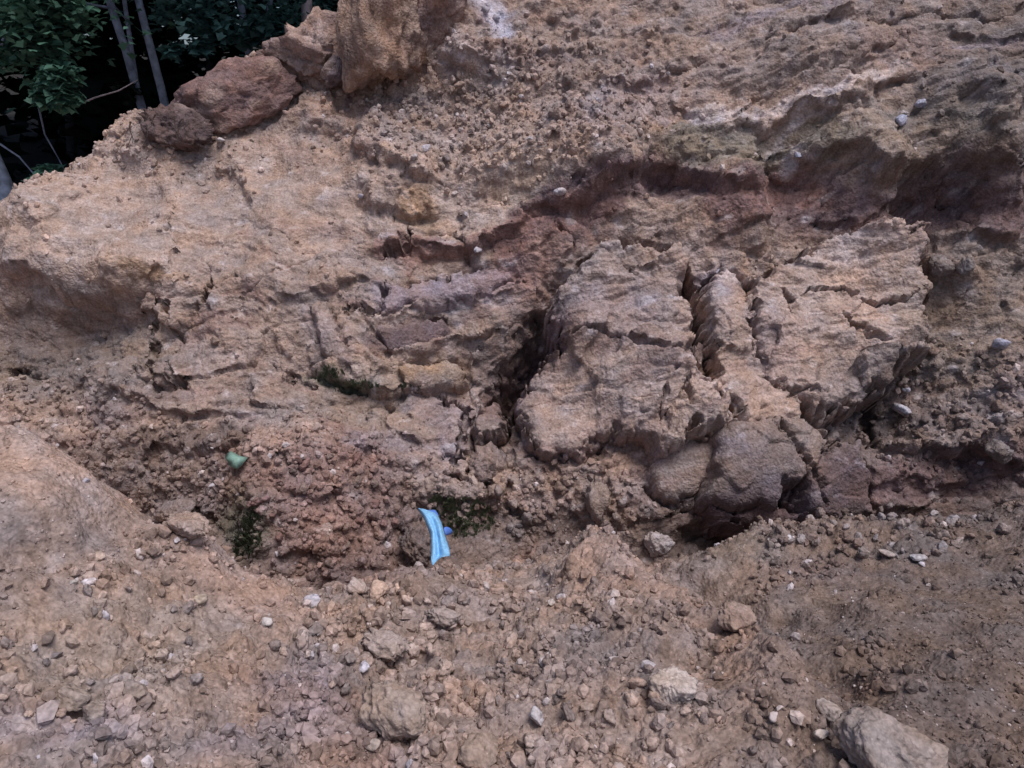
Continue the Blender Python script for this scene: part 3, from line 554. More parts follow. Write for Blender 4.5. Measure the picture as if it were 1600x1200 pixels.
def near_detail(x, y, px, py):
    wx = fbm(x * 3, y * 3, 4, 700) * 14; wy = fbm(x * 3 + 7, y * 3, 4, 701) * 12; X = px + wx; Y = py + wy
    dn = near_dens(px, py)
    d = fbm(x * 1.4, y * 1.4, 3, 710) * .05 + fbm(x * 5, y * 5, 4, 711) * .020
    th = .5; al = x * math.cos(th) - y * math.sin(th); ac = x * math.sin(th) + y * math.cos(th)
    d += ridged(al * .9, ac * 2.2, 2, 715) * .012 * (1.1 - dn) + fbm(al * 2.2, ac * 5.5, 3, 716) * .020 * (1.1 - dn)
    p0, I0, k0 = pebbles(x, y, 7, 720, .35); p1, I1, k1 = pebbles(x, y, 15, 730, .6); p2, I2, k2 = pebbles(x, y, 30, 740, .75); p3, I3, k3 = pebbles(x, y, 62, 750, .75)
    g = sstep(-.35, .35, fbm(x * 2.2, y * 2.2, 3, 755) + dn - .6)
    d += (p0 / 7 * .7 * g * dn + p1 / 15 * g * dn + p2 / 30 * (.25 + g) * dn + p3 / 62 * (.35 + g * .8)) 
    f, e, I = facets(x, y, 6, 760, .5, .05, 1.5, .4); d += f * .018 * sstep(.3, .9, dn)
    d += fbm(x * 30, y * 30, 3, 765) * .0035
    for pts, h, L in NLEDGE:
        if not h: continue
        ds, sg, t = polyline_sd(X, Y, pts); s = ds * -sg; fade = np.clip(np.minimum(t, 1 - t) * 6, 0, 1)
        d += h * fade * (sstep(-6, 6, s) * np.exp(-np.clip(s, 0, None) / L))
    for hx, hy, rx, ry, a, h in NHOL: d += h * blob(X, Y, hx, hy, rx, ry, a, .7)
    col = np.empty(x.shape + (3,), np.float32); col[:] = (.325, .228, .168)
    paint(col, sstep(-.2, .6, fbm(x * 1.5, y * 1.5, 4, 800)) * .5, GREY); paint(col, sstep(.1, .8, fbm(x * 2, y * 2, 4, 810)) * .4, LTAN); paint(col, sstep(.2, .9, fbm(x * 1.2 + 4, y * 1.8, 4, 820)) * .35, RED)
    for a_, b_, rx, ry, a, c, s in NPATCH: paint(col, blob(X, Y, a_, b_, rx, ry, a, .5) * s, c)
    col *= (1 + .3 * (I1 - .5) * k1 + .3 * (I2 - .5) * k2 + .25 * (I3 - .5) * k3 + .12 * fbm(x * 10, y * 10, 3, 830))[..., None]
    paint(col, sstep(.6, .95, fbm(x * 7, y * 7, 3, 840)) * .3, PALE)
    col *= (.90 - .33 * sstep(850, 1450, px))[..., None]  # ground colour darkened to the right, standing in for light falloff
    return d, np.clip(col, .02, .75)
ny, nx = 430, 800
ty = np.concatenate([np.linspace(-2.5, 1.25, 16)[:-1], 1.25 * (4.2 / 1.25) ** np.linspace(0, 1, ny), np.linspace(4.2, 4.9, 12)[1:]])
tx = np.concatenate([-1.25 - np.linspace(1.3, 0, 50)[:-1] ** 1.4, np.linspace(-1.25, 1.25, nx), 1.25 + np.linspace(0, 1.3, 50)[1:] ** 1.4])
GY, GX = np.meshgrid(ty, tx, indexing='ij'); NX = GX * (np.maximum(GY, .9) * .70 + .42)
NZB = smooth_eval(near_tps, NX, GY)
qx, qy, _ = project(NX, GY, NZB)
ND, NC = near_detail(NX, GY, qx, qy)
NZ = NZB + ND * (1 - .85 * sstep(1.3, 1.5, np.abs(GX)))
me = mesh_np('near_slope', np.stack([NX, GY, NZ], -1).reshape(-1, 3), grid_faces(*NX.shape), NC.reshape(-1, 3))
link('near_slope', me, M_bank, kind='structure')
near_proj = project(NX, GY, NZ)
def near_hit(px, py):
    QX, QY, QD = near_proj; m = np.where(QD > .8, (QX - px) ** 2 + (QY - py) ** 2, 1e9)
    k = m < 40
    i = np.unravel_index(np.argmin(np.where(k, QD, 1e9)) if k.any() else np.argmin(m), QX.shape)
    return float(NX[i]), float(GY[i]), float(NZ[i])
def hit(px, py):
    a = near_hit(px, py); b = bank_hit(px, py)
    pa = project(*a); pb = project(*b)
    ea = math.hypot(pa[0] - px, pa[1] - py); eb = math.hypot(pb[0] - px, pb[1] - py)
    if ea > 12: return b, 'bank'
    if eb > 12: return a, 'near'
    return (a, 'near') if pa[2] < pb[2] + .02 else (b, 'bank')
print('near done')

# wide ground beyond the dig (forest floor behind, bare earth around)
gx = np.r_[-200, -90, -45, np.linspace(-24, 24, 41), 45, 90, 200]; gy = np.r_[-200, -80, -30, np.linspace(-14, 34, 41), 50, 90, 200]
TY, TX = np.meshgrid(gy, gx, indexing='ij')
pit = np.exp(-(TX / 7.0) ** 4 - ((TY - 3.5) / 4.4) ** 4)
behind = sstep(6.5, 11, TY)
TZ = .05 + .25 * pn(TX * .2, TY * .2, 900) - 1.7 * pit + behind * (.25 + .12 * np.clip(TY - 16, 0, 60) + .5 * sstep(0, 6, TX))
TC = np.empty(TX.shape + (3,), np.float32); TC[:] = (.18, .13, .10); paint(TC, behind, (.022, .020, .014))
me = mesh_np('ground', np.stack([TX, TY, TZ], -1).reshape(-1, 3), grid_faces(*TX.shape), TC.reshape(-1, 3)); link('ground', me, M_bank, kind='structure')

# ------------------------------------------------------------------ rocks
def ico(sub):
    import bmesh
    bm = bmesh.new(); bmesh.ops.create_icosphere(bm, subdivisions=sub, radius=1)
    V = np.array([v.co[:] for v in bm.verts]); T = np.array([[v.index for v in f.verts] for f in bm.faces]); bm.free(); return V, T
ICO = {k: ico(k) for k in (1, 2, 3, 4, 5, 6)}
def rock_shape(seed, sub, dims=(1, 1, .75), planes=11, sharp=14, rough=.14, freq=2.0):
    r = np.random.RandomState(seed); V, T = ICO[sub]
    N = r.normal(size=(planes, 3)); N /= np.linalg.norm(N, axis=1)[:, None]; off = r.uniform(.62, 1.0, planes)
    dd = V @ N.T; q = np.where(dd > .05, off / np.maximum(dd, .05), 9.0)
    q = np.concatenate([q, np.full((len(V), 1), 1.15)], 1)
    rad = (np.sum(q ** -sharp, 1)) ** (-1 / sharp)
    a = V[:, 0] * freq + V[:, 2] * .9; b = V[:, 1] * freq - V[:, 2] * .8
    rad = rad * (1 + rough * fbm(a * 1.5 + seed, b * 1.5, 3, seed) + rough * .6 * fbm(a * 4, b * 4, 3, seed + 5) * (sub > 2))
    return V * rad[:, None] * np.array(dims), T
def rotm(r):
    a, b, c = r; ca, sa, cb, sb, cc, sn = math.cos(a), math.sin(a), math.cos(b), math.sin(b), math.cos(c), math.sin(c)
    return np.array([[cc, -sn, 0], [sn, cc, 0], [0, 0, 1]]) @ np.array([[cb, 0, sb], [0, 1, 0], [-sb, 0, cb]]) @ np.array([[1, 0, 0], [0, ca, -sa], [0, sa, ca]])
protos = [mesh_np('clod', *rock_shape(50 + i, 3, (1, random.Random(i).uniform(.65, .95), random.Random(i + 9).uniform(.55, .85)), 12, 13, .24, 2.3), smooth=True) for i in range(10)]
stones = [mesh_np('stone', *rock_shape(90 + i, 3, (1, .75, .62), 7, 60, .10), smooth=True) for i in range(5)]
for m_ in protos: m_.materials.append(M_clod)
M_quartz = soil_mat('pale_quartz', 'obj', .8, .8, 1.4, .3)
for m_ in stones: m_.materials.append(M_quartz)

def put_rock(name, label, cat, px, py, wpx, seed, dims=(1, .8, .7), col=TAN, sub=4, sharp=16, rough=.10, sink=.3, mat=None, rz=None, group=None, mesh=None, tilt=.3):
    (X, Y, Z), s = hit(px, py); d = project(X, Y, Z)[2]; rad = wpx / 2 / F * d
    if mesh is None:
        me = mesh_np(name, *rock_shape(seed, sub, dims, 13, sharp * 1.3, rough * 1.7, 2.2)); me.materials.append(mat or M_clod)
    else: me = mesh
    o = bpy.data.objects.new(name, me); COL.objects.link(o); rr = random.Random(seed)
    o.scale = (rad,) * 3; n = (0, 0, 1) if s == 'near' else (0, -.55, .8)
    up = rad * (.62 - sink)
    o.location = (X + n[0] * up, Y + n[1] * up, Z + n[2] * up)
    o.rotation_euler = (rr.uniform(-tilt, tilt), rr.uniform(-tilt, tilt), rr.uniform(0, 6.28) if rz is None else rz)
    o.color = (*[float(t) for t in grade(col)], 1); o['label'] = label; o['category'] = cat
    if group: o['group'] = group
    return o
W = (.44, .42, .45); PB = (.32, .34, .44)
def crest_rock(name, label, cat, px, py, Y, size, seed, rot, col, planes=13, sharp=20, rough=.14, alt=None):
    V, T = rock_shape(seed, 6 if size[0] > 1 else 5, (1, 1, 1), planes, sharp, rough, 2.2); V = (V * np.array(size)) @ rotm(rot).T
    x1, x2, x3 = V[:, 0], V[:, 1], V[:, 2]
    lum = fbm(x1 * 6 + x2 * 3, x3 * 6 - x2 * 3, 4, seed); c = np.array(col, np.float32) * (1 + .22 * lum[:, None])
    nn = V / np.linalg.norm(V, axis=1)[:, None]; q1, q2, q3, q4 = pn3(V * 5, seed), pn3(V * 12, seed + 1), pn3(V * 26, seed + 2), pn3(V * np.array([3, 3, 9]), seed + 3)
    V = V + nn * (.045 * q1 + .034 * np.abs(q2) + .018 * q3)[:, None]
    c = c * (1 + .35 * q3[:, None]); k = sstep(.05, .5, q4)[:, None] * .6; c = c + k * (np.array(alt or PURP) - c); k = sstep(.2, .6, q1)[:, None] * .5; c = c + k * (np.array(LTAN) - c)
    me = mesh_np(name, V, T, np.clip(c, .02, .7)); o = link(name, me, M_bank, label=label, category=cat); o.location = tuple(float(t) for t in at(px, py, Y)); return o
crest_rock('boulder', 'big ochre brown boulder of earth standing on the crest beside the trees', 'boulder', 606, 30, 6.62, (.40, .34, .60), 301, (.1, .16, .2), (.36, .22, .13), alt=(.30, .17, .11))
crest_rock('earth_plate', 'flat reddish earth plate leaning against the ochre boulder at the top of the crest', 'earth plate', 688, -25, 6.62, (.20, .16, .56), 303, (.1, .28, .3), (.32, .20, .15), 9, 26, .07)
crest_rock('boulder', 'dark purple brown rock lying on the crest below the trees', 'boulder', 374, 146, 6.68, (.50, .32, .23), 305, (.35, -.32, .1), (.23, .125, .10), 10, 26, .08)
crest_rock('boulder', 'gravelly pink tan boulder between dark crest rock and ochre boulder', 'boulder', 486, 86, 6.8, (.42, .30, .25), 307, (.2, -.50, .1), (.34, .225, .17), 13, 12, .22)
crest_rock('boulder', 'small dark purple lump tucked under the left foot of the ochre boulder', 'boulder', 535, 112, 6.6, (.10, .1, .14), 309, (.2, .6, .1), (.15, .10, .10), 10, 16, .12)
put_rock('boulder', 'tan boulder with a pitted flat face lying at the bottom edge, left of centre', 'boulder', 612, 1135, 125, 3, (1, .7, .62), (.33, .25, .185), 5, 22, .07, 0.18, rz=-.35)
put_rock('boulder', 'pale cream rock with a sharp top, half buried at the lower right', 'boulder', 1052, 1085, 75, 5, (1, .8, .75), (.44, .37, .30), 5, 26, .07, 0.13, rz=.4)
put_rock('boulder', 'rounded brown boulder on the right flank of the reddish ridge', 'boulder', 1150, 975, 68, 8, (1, .8, .62), (.28, .20, .155), 5, 14, .08, 0.13, rz=.2)
put_rock('boulder', 'large grey brown slab of earth at the bottom edge on the right', 'boulder', 1378, 1188, 165, 12, (1, .8, .55), (.29, .225, .175), 5, 30, .07, 0.34, rz=-.5)
put_rock('boulder', 'rounded tan stone with a dark gap on its left at the lower left', 'boulder', 148, 1115, 42, 14, (1, .85, .85), (.30, .235, .18), 4, 14, .06, 0.08)
put_rock('boulder', 'dusty brown boulder with angular faces at the lower left among small clods', 'boulder', 218, 1085, 46, 16, (1, .8, .7), (.28, .22, .175), 4, 20, .07, 0.13)
put_rock('boulder', 'wide flat tan stone left of the dark gap at the lower left', 'boulder', 118, 1100, 64, 17, (1, .7, .45), (.31, .24, .18), 4, 18, .06, 0.13)
put_rock('boulder', 'dark brown boulder beside the left edge of the blue cloth', 'boulder', 652, 856, 62, 18, (1, .85, .95), (.17, .125, .105), 5, 12, .12, 0.03)
put_rock('boulder', 'lumpy purple brown clod above the dark boulder and left of the blue cloth', 'boulder', 640, 820, 44, 19, (1, .85, .8), (.19, .135, .125), 4, 10, .14, 0.13)
put_rock('boulder', 'pointed pale lump of earth on the lip of the near slope under the grey slab', 'boulder', 1028, 852, 44, 22, (1, .8, .9), (.38, .33, .31), 4, 20, .12, 0.08)
put_rock('boulder', 'long rounded earth lump lying at the head of the left mound', 'boulder', 300, 838, 84, 23, (1, .5, .42), (.34, .245, .185), 5, 10, .09, 0.08, rz=-.45)
put_rock('boulder', 'wide tan clod cluster in the middle of the near slope', 'boulder', 610, 1022, 70, 24, (1, .75, .5), (.36, .27, .205), 4, 12, .16, 0.08, rz=0)
put_rock('boulder', 'tan rounded slab low in the middle of the near slope, right of the dusty hollow', 'boulder', 700, 970, 56, 25, (1, .6, .4), (.35, .26, .195), 4, 12, .12, 0.08, rz=.2)
put_rock('boulder', 'square tan block at the bottom edge, left of the dusty bare patch', 'boulder', 745, 1178, 66, 26, (1, .9, .6), (.29, .225, .175), 4, 22, .06, 0.08)
put_rock('boulder', 'grey elongated stone on the lip above the grey slab corner at the right', 'boulder', 1300, 1118, 46, 27, (1, .6, .55), (.32, .28, .25), 4, 20, .06, 0.08, rz=-.9)
put_rock('boulder', 'rounded grey boulder cradled in a dark hollow near the right edge', 'boulder', 1552, 715, 46, 28, (1, .8, .75), (.2, .17, .155), 4, 14, .1, 0.08)
put_rock('boulder', 'upright brown earth finger standing in the ditch right of the moss', 'boulder', 925, 790, 54, 29, (.75, .7, 1.5), (.27, .2, .155), 4, 12, .14, 0.08, rz=.3, tilt=.15)
put_rock('boulder', 'pinkish brown knob at the foot of the dark gully', 'boulder', 760, 735, 60, 30, (1, .8, 1.0), (.25, .18, .15), 4, 10, .16, 0.13)
put_rock('boulder', 'long tan clod lying in the ditch behind the left mound', 'boulder', 275, 803, 66, 31, (1, .6, .5), (.25, .185, .15), 4, 12, .1, 0.08, rz=.1)
put_rock('boulder', 'rounded stone lump on the slope above the dark slab of the right bank', 'boulder', 1462, 428, 42, 32, (1, .7, .8), (.2, .165, .145), 4, 12, .1, 0.18)
put_rock('boulder', 'upright rounded stone beside the purple band at the right', 'boulder', 1500, 425, 30, 33, (.8, .7, 1.2), (.23, .195, .17), 4, 12, .1, 0.18, tilt=.15)

WH = [(752,393,30,'long white quartz shard bedded above the lilac shale slab',(1,.4,.3),W),(875,300,20,'oval white pebble at the start of the red band',(1,.7,.6),W),(561,305,13,'bluish white chip on the dusty slope left of centre',None,PB),
 (1412,193,26,'oval bluish white stone high on the right of the bank, lower of two',(1,.7,.65),PB),(1433,163,20,'small angular bluish white stone high on the right of the bank, upper of two',(1,.9,.7),PB),
 (1563,536,26,'angular blue white quartz stone near the right edge',(1,.85,.8),PB),(1402,638,46,'flat pale grey stone lying in the dark hollow under the cracked block',(1,.6,.38),(.42,.43,.48)),(1412,612,13,'small pale chip just above the flat pale stone',None,PB),
 (168,960,18,'tall white quartz chip on the left of the near slope',(.7,.6,1),W),(488,940,34,'big white stone on the lip where the left mound meets the ditch',(1,.75,.6),W),(575,1042,26,'flat white stone below the tan clod cluster',(1,.7,.45),W),
 (880,930,20,'white pebble beside the reddish ridge, larger of a pair',(1,.8,.7),W),(858,940,14,'white pebble beside the reddish ridge, smaller of a pair',None,(.5,.47,.42)),(702,1035,13,'tiny white pebble in the pink gravel of the near slope',None,W),
 (424,971,20,'round cream pebble above the gravel of the left mound',(1,.9,.9),(.45,.42,.37)),(142,908,22,'pinkish white stone on the left of the near slope, above the quartz chip',(1,.8,.8),(.5,.46,.46)),(120,908,14,'small cream stone left of the pinkish white stone',None,(.42,.37,.3)),
 (281,844,13,'white chip on top of the left mound',None,W),(158,868,26,'orange tan stone on the left mound',(1,.7,.6),(.42,.3,.2)),(668,230,18,'white pebble in the loose rubble of the upper bank',None,W),
 (812,152,11,'white chip near the top centre of the bank',None,W),(1241,243,20,'pale blue stone at the end of the olive band',(1,.6,.5),PB),(840,1118,38,'white mottled stone near the bottom edge in the centre',(1,.6,.5),(.48,.46,.45)),
 (960,1162,22,'round grey tan stone near the bottom edge in the centre',(1,.9,.8),(.36,.32,.28)),(1205,1122,18,'angular white stone near the bottom right boulder',None,W),(1345,1130,36,'white topped stone above the bottom right slab',(1,.6,.5),(.5,.48,.46)),
 (1285,1148,28,'white stone left of the bottom right slab',(1,.6,.5),(.46,.44,.41)),(138,747,13,'white pebble in the ditch behind the left mound',None,W),(318,940,24,'yellowish round stone on the left mound slope',(1,.9,.9),(.40,.33,.23)),
 (1162,452,26,'cream rounded stone on top of the earth column',(1,.8,.7),(.46,.40,.30)),(1127,428,16,'bluish white crystal on top of the earth column',None,PB),(760,12,18,'blue white stone at the top edge of the bank',None,PB),(778,28,14,'blue white chip at the top edge of the bank, right of the larger one',None,PB),
 (1527,722,12,'tiny white chip in front of the cradled boulder',None,W),(1440,878,11,'tiny white chip in the gravel of the right lip',None,W),(1432,868,26,'pale flat stone in the gravel of the right lip',(1,.7,.4),(.4,.37,.35)),
 (1230,843,14,'white pebble at the left of the gravel lip on the right',None,(.5,.48,.47)),(1385,862,28,'smooth flat stone on the right lip',(1,.5,.35),(.34,.3,.27)),(345,217,20,'pale flat chip on the crest below the dark rock',(1,.5,.4),(.5,.46,.44)),
 (440,165,16,'white pebble under the dark rock of the crest',None,W),(585,1165,26,'round tan stone beside the pitted boulder at the bottom',(1,.9,.85),(.34,.28,.22)),(610,1150,18,'small rounded cream stone below the pitted boulder',(1,.8,1),(.38,.32,.26))]
for i, (px, py, wd, lab, dm, c) in enumerate(WH):
    put_rock('stone', lab, 'stone', px, py, wd, 200 + i, dm or (1, .8, .7), c, 3, 60, .07, .34, mat=M_quartz)

# countable clods, up to 300 of them, zone by zone
ZONES = [ # label, group, (cx,cy,rx,ry), count, size px range, colours
 ('clod of dry tan earth among the rubble in the middle of the near slope', 'clods in the middle of the near slope', (620,1000,190,90), 80, (13,34), (TAN, LTAN, GREY)),
 ('clod of dry earth on the lower left of the near slope', 'clods on the lower left', (180,1040,190,130), 46, (12,30), (TAN, GREY, LTAN)),
 ('clod of earth near the bottom edge in the centre', 'clods along the bottom centre', (900,1120,230,70), 40, (14,34), (TAN, GREY, LTAN)),
 ('grey pebble in the row of stones along the right lip of the ditch', 'stones along the right lip', (1380,830,190,38), 46, (12,30), (GREY, (.3,.26,.24), BROWN)),
 ('reddish clod in the ditch left of the blue cloth', 'reddish clods in the ditch', (500,800,130,100), 30, (14,30), (RED, BROWN, (.28,.18,.15))),
 ('brown clod at the foot of the bank right of the moss', 'brown clods at the foot of the bank', (860,800,130,50), 22, (13,28), (BROWN, GREY)),
 ('dark clod in the rubble of the lower right bank', 'dark clods in the right rubble', (1480,620,90,80), 18, (13,26), (DARK, GREY, BROWN)),
 ('pale clod in the loose rubble of the upper bank', 'pale clods of the upper bank', (760,190,190,80), 18, (10,20), (LTAN, GREY, TAN))]
rnd = random.Random(4)
MARKS = [(612,1135,'pitted boulder at the bottom edge'),(1052,1085,'pale cream rock'),(1150,975,'rounded boulder on the reddish ridge'),(1372,1175,'big grey brown slab at the bottom right'),
 (148,1115,'tan stone with a dark gap'),(218,1085,'angular boulder at the lower left'),(652,856,'dark boulder next to the blue cloth'),(715,800,'moss patch'),(688,850,'blue cloth'),(300,838,'long earth lump'),
 (366,718,'green leaf'),(610,1022,'wide clod cluster'),(700,970,'rounded slab in the middle'),(488,940,'big white stone'),(575,1042,'flat white stone'),(880,930,'white pebble pair'),(168,960,'white quartz chip at left'),
 (1028,852,'pointed pale lump'),(1240,740,'smooth grey clay slab'),(1432,868,'pale flat stone of the lip'),(1552,715,'cradled grey boulder'),(1402,638,'flat pale stone in the hollow'),(1563,536,'blue white quartz stone'),
 (925,790,'upright earth finger'),(760,735,'pinkish knob'),(590,60,'ochre boulder'),(668,230,'white pebble of the upper bank'),(812,152,'white chip at the top centre'),(840,1118,'white mottled stone'),(960,1162,'round grey tan stone'),(1345,1130,'white topped stone'),(424,971,'round cream pebble'),(745,1178,'square tan block')]
made = {}
for lab, grp, (cx, cy, rx, ry), cnt, (s0, s1), cols in ZONES:
    for i in range(cnt):
        a, q = rnd.uniform(0, 6.283), math.sqrt(rnd.random()); px, py = cx + rx * q * math.cos(a), min(cy + ry * q * math.sin(a), 1190)
        ci = rnd.randrange(len(cols)); f = rnd.uniform(.85, 1.25); sz = s0 + (s1 - s0) * rnd.random() ** 2.2
        o = put_rock('clod', lab, 'clod', px, py, sz, rnd.randrange(9999), col=tuple(t * f for t in cols[ci]), mesh=rnd.choice(protos), sink=rnd.uniform(.3, .65), group=grp, tilt=1.2)
        o.scale = (o.scale[0] * rnd.uniform(.85, 1.15), o.scale[1] * rnd.uniform(.8, 1.1), o.scale[2] * rnd.uniform(.8, 1.1))
        mk_ = min(MARKS, key=lambda m_: math.hypot(m_[0] - px, m_[1] - py)); dx, dy = px - mk_[0], py - mk_[1]; dist = math.hypot(dx, dy)
        way = ('right of' if dx > 0 else 'left of') if abs(dx) > abs(dy) else ('below' if dy > 0 else 'above')
        sw = 'small' if sz < 16 else ('middling' if sz < 23 else 'large'); c = grade(cols[ci]); L = float(c.mean())
        cw = 'dark' if L < .13 else ('brown' if L < .19 else ('reddish' if c[0] > 1.55 * c[1] else ('greyish' if L < .235 else 'pale tan')))
        made.setdefault((sw, cw, way, mk_[2]), []).append((dist, o, 'clod' if 'pebble' not in lab else 'stone'))
ORD = ['nearest', 'second nearest', 'third nearest', 'fourth nearest', 'fifth nearest', 'sixth nearest']
for (sw, cw, way, mn), L in made.items():
    L.sort(key=lambda t: t[0])
    for i, (dist, o, kd) in enumerate(L):
        o['label'] = ('%s %s %s %s the %s' % (sw, cw, kd, way, mn)) + ('' if len(L) == 1 else ', ' + ORD[min(i, 5)])
print('clods done')

# uncountable crumbs
def scatter(name, label, n, grid, nrm, dens, colf, r0, r1, seed, pw=3.0):
    r = np.random.RandomState(seed); GXX, GYY, GZZ, PX, PY, C_ = grid
    ok = (PX > -350) & (PX < 1950) & (PY > -40) & (PY < 1240); idx = np.nonzero(ok.ravel())[0]
    pr = dens.ravel()[idx]; pr = pr / pr.sum(); ch = r.choice(idx, n, p=pr)
    shapes = [rock_shape(1000 + seed + k, 1, (1, .85, .75), 7, 14, .1) for k in range(12)]
    Vs, Ts, Cs = [], [], []; base = 0
    X_, Y_, Z_, CC = GXX.ravel(), GYY.ravel(), GZZ.ravel(), C_.reshape(-1, 3)
    for i, g in enumerate(ch):
        V, T = shapes[i % 12]; rad = r0 + (r1 - r0) * r.rand() ** pw
        M = rotm(r.uniform(0, 6.28, 3)); P = (V * rad * r.uniform(.8, 1.2, 3)) @ M.T + np.array([X_[g], Y_[g], Z_[g]]) + np.array(nrm) * rad * .35
        P[:, :2] += r.uniform(-.004, .004, 2)
        Vs.append(P); Ts.append(T + base); base += len(V)
        c = CC[g] * colf * r.uniform(.8, 1.3); 
        if r.rand() < .035: c = np.array(PALE) * r.uniform(.8, 1.1)
        Cs.append(np.repeat(c[None], len(V), 0))
    me = mesh_np(name, np.concatenate(Vs), np.concatenate(Ts), np.clip(np.concatenate(Cs), 0, .8), smooth=False); 
    return link(name, me, M_grav, kind='stuff', label=label, category='gravel')
scatter('gravel', 'loose crumbs and pebbles strewn over the near slope', 22000, (NX, GY, NZ, near_proj[0], near_proj[1], NC), (0, 0, 1), near_dens(near_proj[0], near_proj[1]) ** 1.6 * (.05 + sstep(-.15, .6, fbm(NX * 2.6, GY * 2.6, 4, 755))), 1.08, .003, .030, 5, 4.2)
bd_ = .035 + .5 * blob(BX, BY, 200, 215, 200, 40, -25, .5) + .9 * (blob(BX, BY, 480, 790, 200, 130, 0, .4) + blob(BX, BY, 780, 180, 240, 100, 0, .5) + .7 * blob(BX, BY, 150, 680, 200, 80, 20, .5) + .8 * blob(BX, BY, 1480, 640, 130, 90, 0, .5) + blob(BX, BY, 860, 790, 140, 60, 0, .5) + .5 * blob(BX, BY, 300, 240, 100, 40, 0, .5))
scatter('rubble', 'crumbs of earth clinging to the face of the bank', 8500, (x, y, z, bank_proj[0], bank_proj[1], C), (0, -.5, .7), bd_, 1.05, .006, .034, 6, 2.6)
scatter('grit', 'fine grit lying on the smooth dusty parts of the near slope', 6000, (NX, GY, NZ, near_proj[0], near_proj[1], NC), (0, 0, 1), (1.05 - near_dens(near_proj[0], near_proj[1])) / np.maximum(GY, .5), 1.1, .0025, .009, 15, 2.5)
print('scatter done')

# ------------------------------------------------------------------ blue cloth
def sheet(name, rows, mat, sub=2, thick=.0015, parent=None, jit=0):
    """rows of (px,py,Y) points -> cloth with folds"""
    jr = random.Random(11); rows = [[(p[0] + jr.uniform(-jit, jit) * 40, p[1] + jr.uniform(-jit, jit) * 60, p[2] + jr.uniform(-jit, jit)) for p in r_] for r_ in rows]
    V = [tuple(float(t) for t in at(*p)) for r_ in rows for p in r_]; n = len(rows[0])
    me = mesh_np(name, V, grid_faces(len(rows), n)); o = link(name, me, mat, parent)
    s = o.modifiers.new('s', 'SUBSURF'); s.levels = s.render_levels = sub
    t = o.modifiers.new('t', 'SOLIDIFY'); t.thickness = thick
    return o
M_blue = plain('blue_plastic_cloth', (.30, .62, .92), .6, .18, 60, .25, .4, .2)
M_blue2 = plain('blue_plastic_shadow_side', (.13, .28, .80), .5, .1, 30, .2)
cl = bpy.data.objects.new('blue_cloth', None); COL.objects.link(cl); cl.location = tuple(float(t) for t in at(680, 860, 3.32))
cl['label'] = 'crumpled light blue plastic cloth hanging over clods in the ditch'; cl['category'] = 'cloth'
bpy.context.view_layer.update()
o1 = sheet('cloth_panel', [
 [(652,793,3.66),(655,794,3.65),(658,795,3.66),(662,796,3.67),(667,798,3.69)],
 [(659,801,3.62),(664,802,3.59),(669,802,3.61),(675,800,3.63),(680,800,3.70)],
 [(664,812,3.57),(669,811,3.53),(675,811,3.57),(681,810,3.53),(687,811,3.60)],
 [(668,822,3.52),(674,822,3.49),(680,823,3.53),(686,821,3.48),(692,822,3.55)],
 [(672,832,3.48),(677,832,3.43),(682,832,3.48),(688,831,3.42),(695,833,3.50)],
 [(674,844,3.43),(679,844,3.39),(684,845,3.45),(690,844,3.37),(698,846,3.44)],
 [(674,856,3.38),(679,856,3.34),(685,858,3.42),(692,856,3.32),(701,857,3.38)],
 [(673,868,3.34),(679,869,3.30),(686,869,3.38),(693,867,3.28),(702,864,3.33)],
 [(674,875,3.31),(678,876,3.28),(685,873,3.33),(693,868,3.26),(703,867,3.31)],
 [(677,884,3.27),(679,882,3.26),(684,877,3.30),(692,870,3.25),(702,868,3.30)]], M_blue, 2, jit=.028)
o2 = sheet('cloth_fold', [[(664,797,3.70),(672,797,3.72),(680,796,3.74)],[(670,802,3.68),(678,802,3.69),(682,800,3.71)],[(680,810,3.64),(685,808,3.66),(686,806,3.68)]], M_blue2, 1)
o3 = sheet('cloth_corner', [[(693,823,3.55),(700,823,3.58),(706,827,3.6)],[(694,829,3.53),(701,829,3.56),(708,832,3.6)],[(696,838,3.52),(700,836,3.56),(704,835,3.6)]], M_blue2, 1)
for o in (o1, o2, o3): o.parent = cl; o.matrix_parent_inverse = cl.matrix_world.inverted()

# ------------------------------------------------------------------ pale green leaf
M_leafg = plain('pale_green_leaf', (.26, .42, .36), .6, .15, 60, .2)
lp, _ = hit(366, 722); Yl = lp[1] - .05
lf = sheet('leaf', [[(352,712,Yl+.02),(360,705,Yl+.03),(368,709,Yl+.03)],[(352,716,Yl-.02),(362,714,Yl-.06),(376,713,Yl+.0)],[(356,722,Yl-.0),(366,719,Yl-.07),(387,715,Yl-.02)],[(359,728,Yl-.05),(368,724,Yl-.08),(378,727,Yl-.05)],[(369,732,Yl-.07),(371,733,Yl-.08),(373,731,Yl-.07)]], M_leafg, 0, .002)
lf['label'] = 'pale green fallen leaf curled on the reddish clods in the ditch'; lf['category'] = 'leaf'

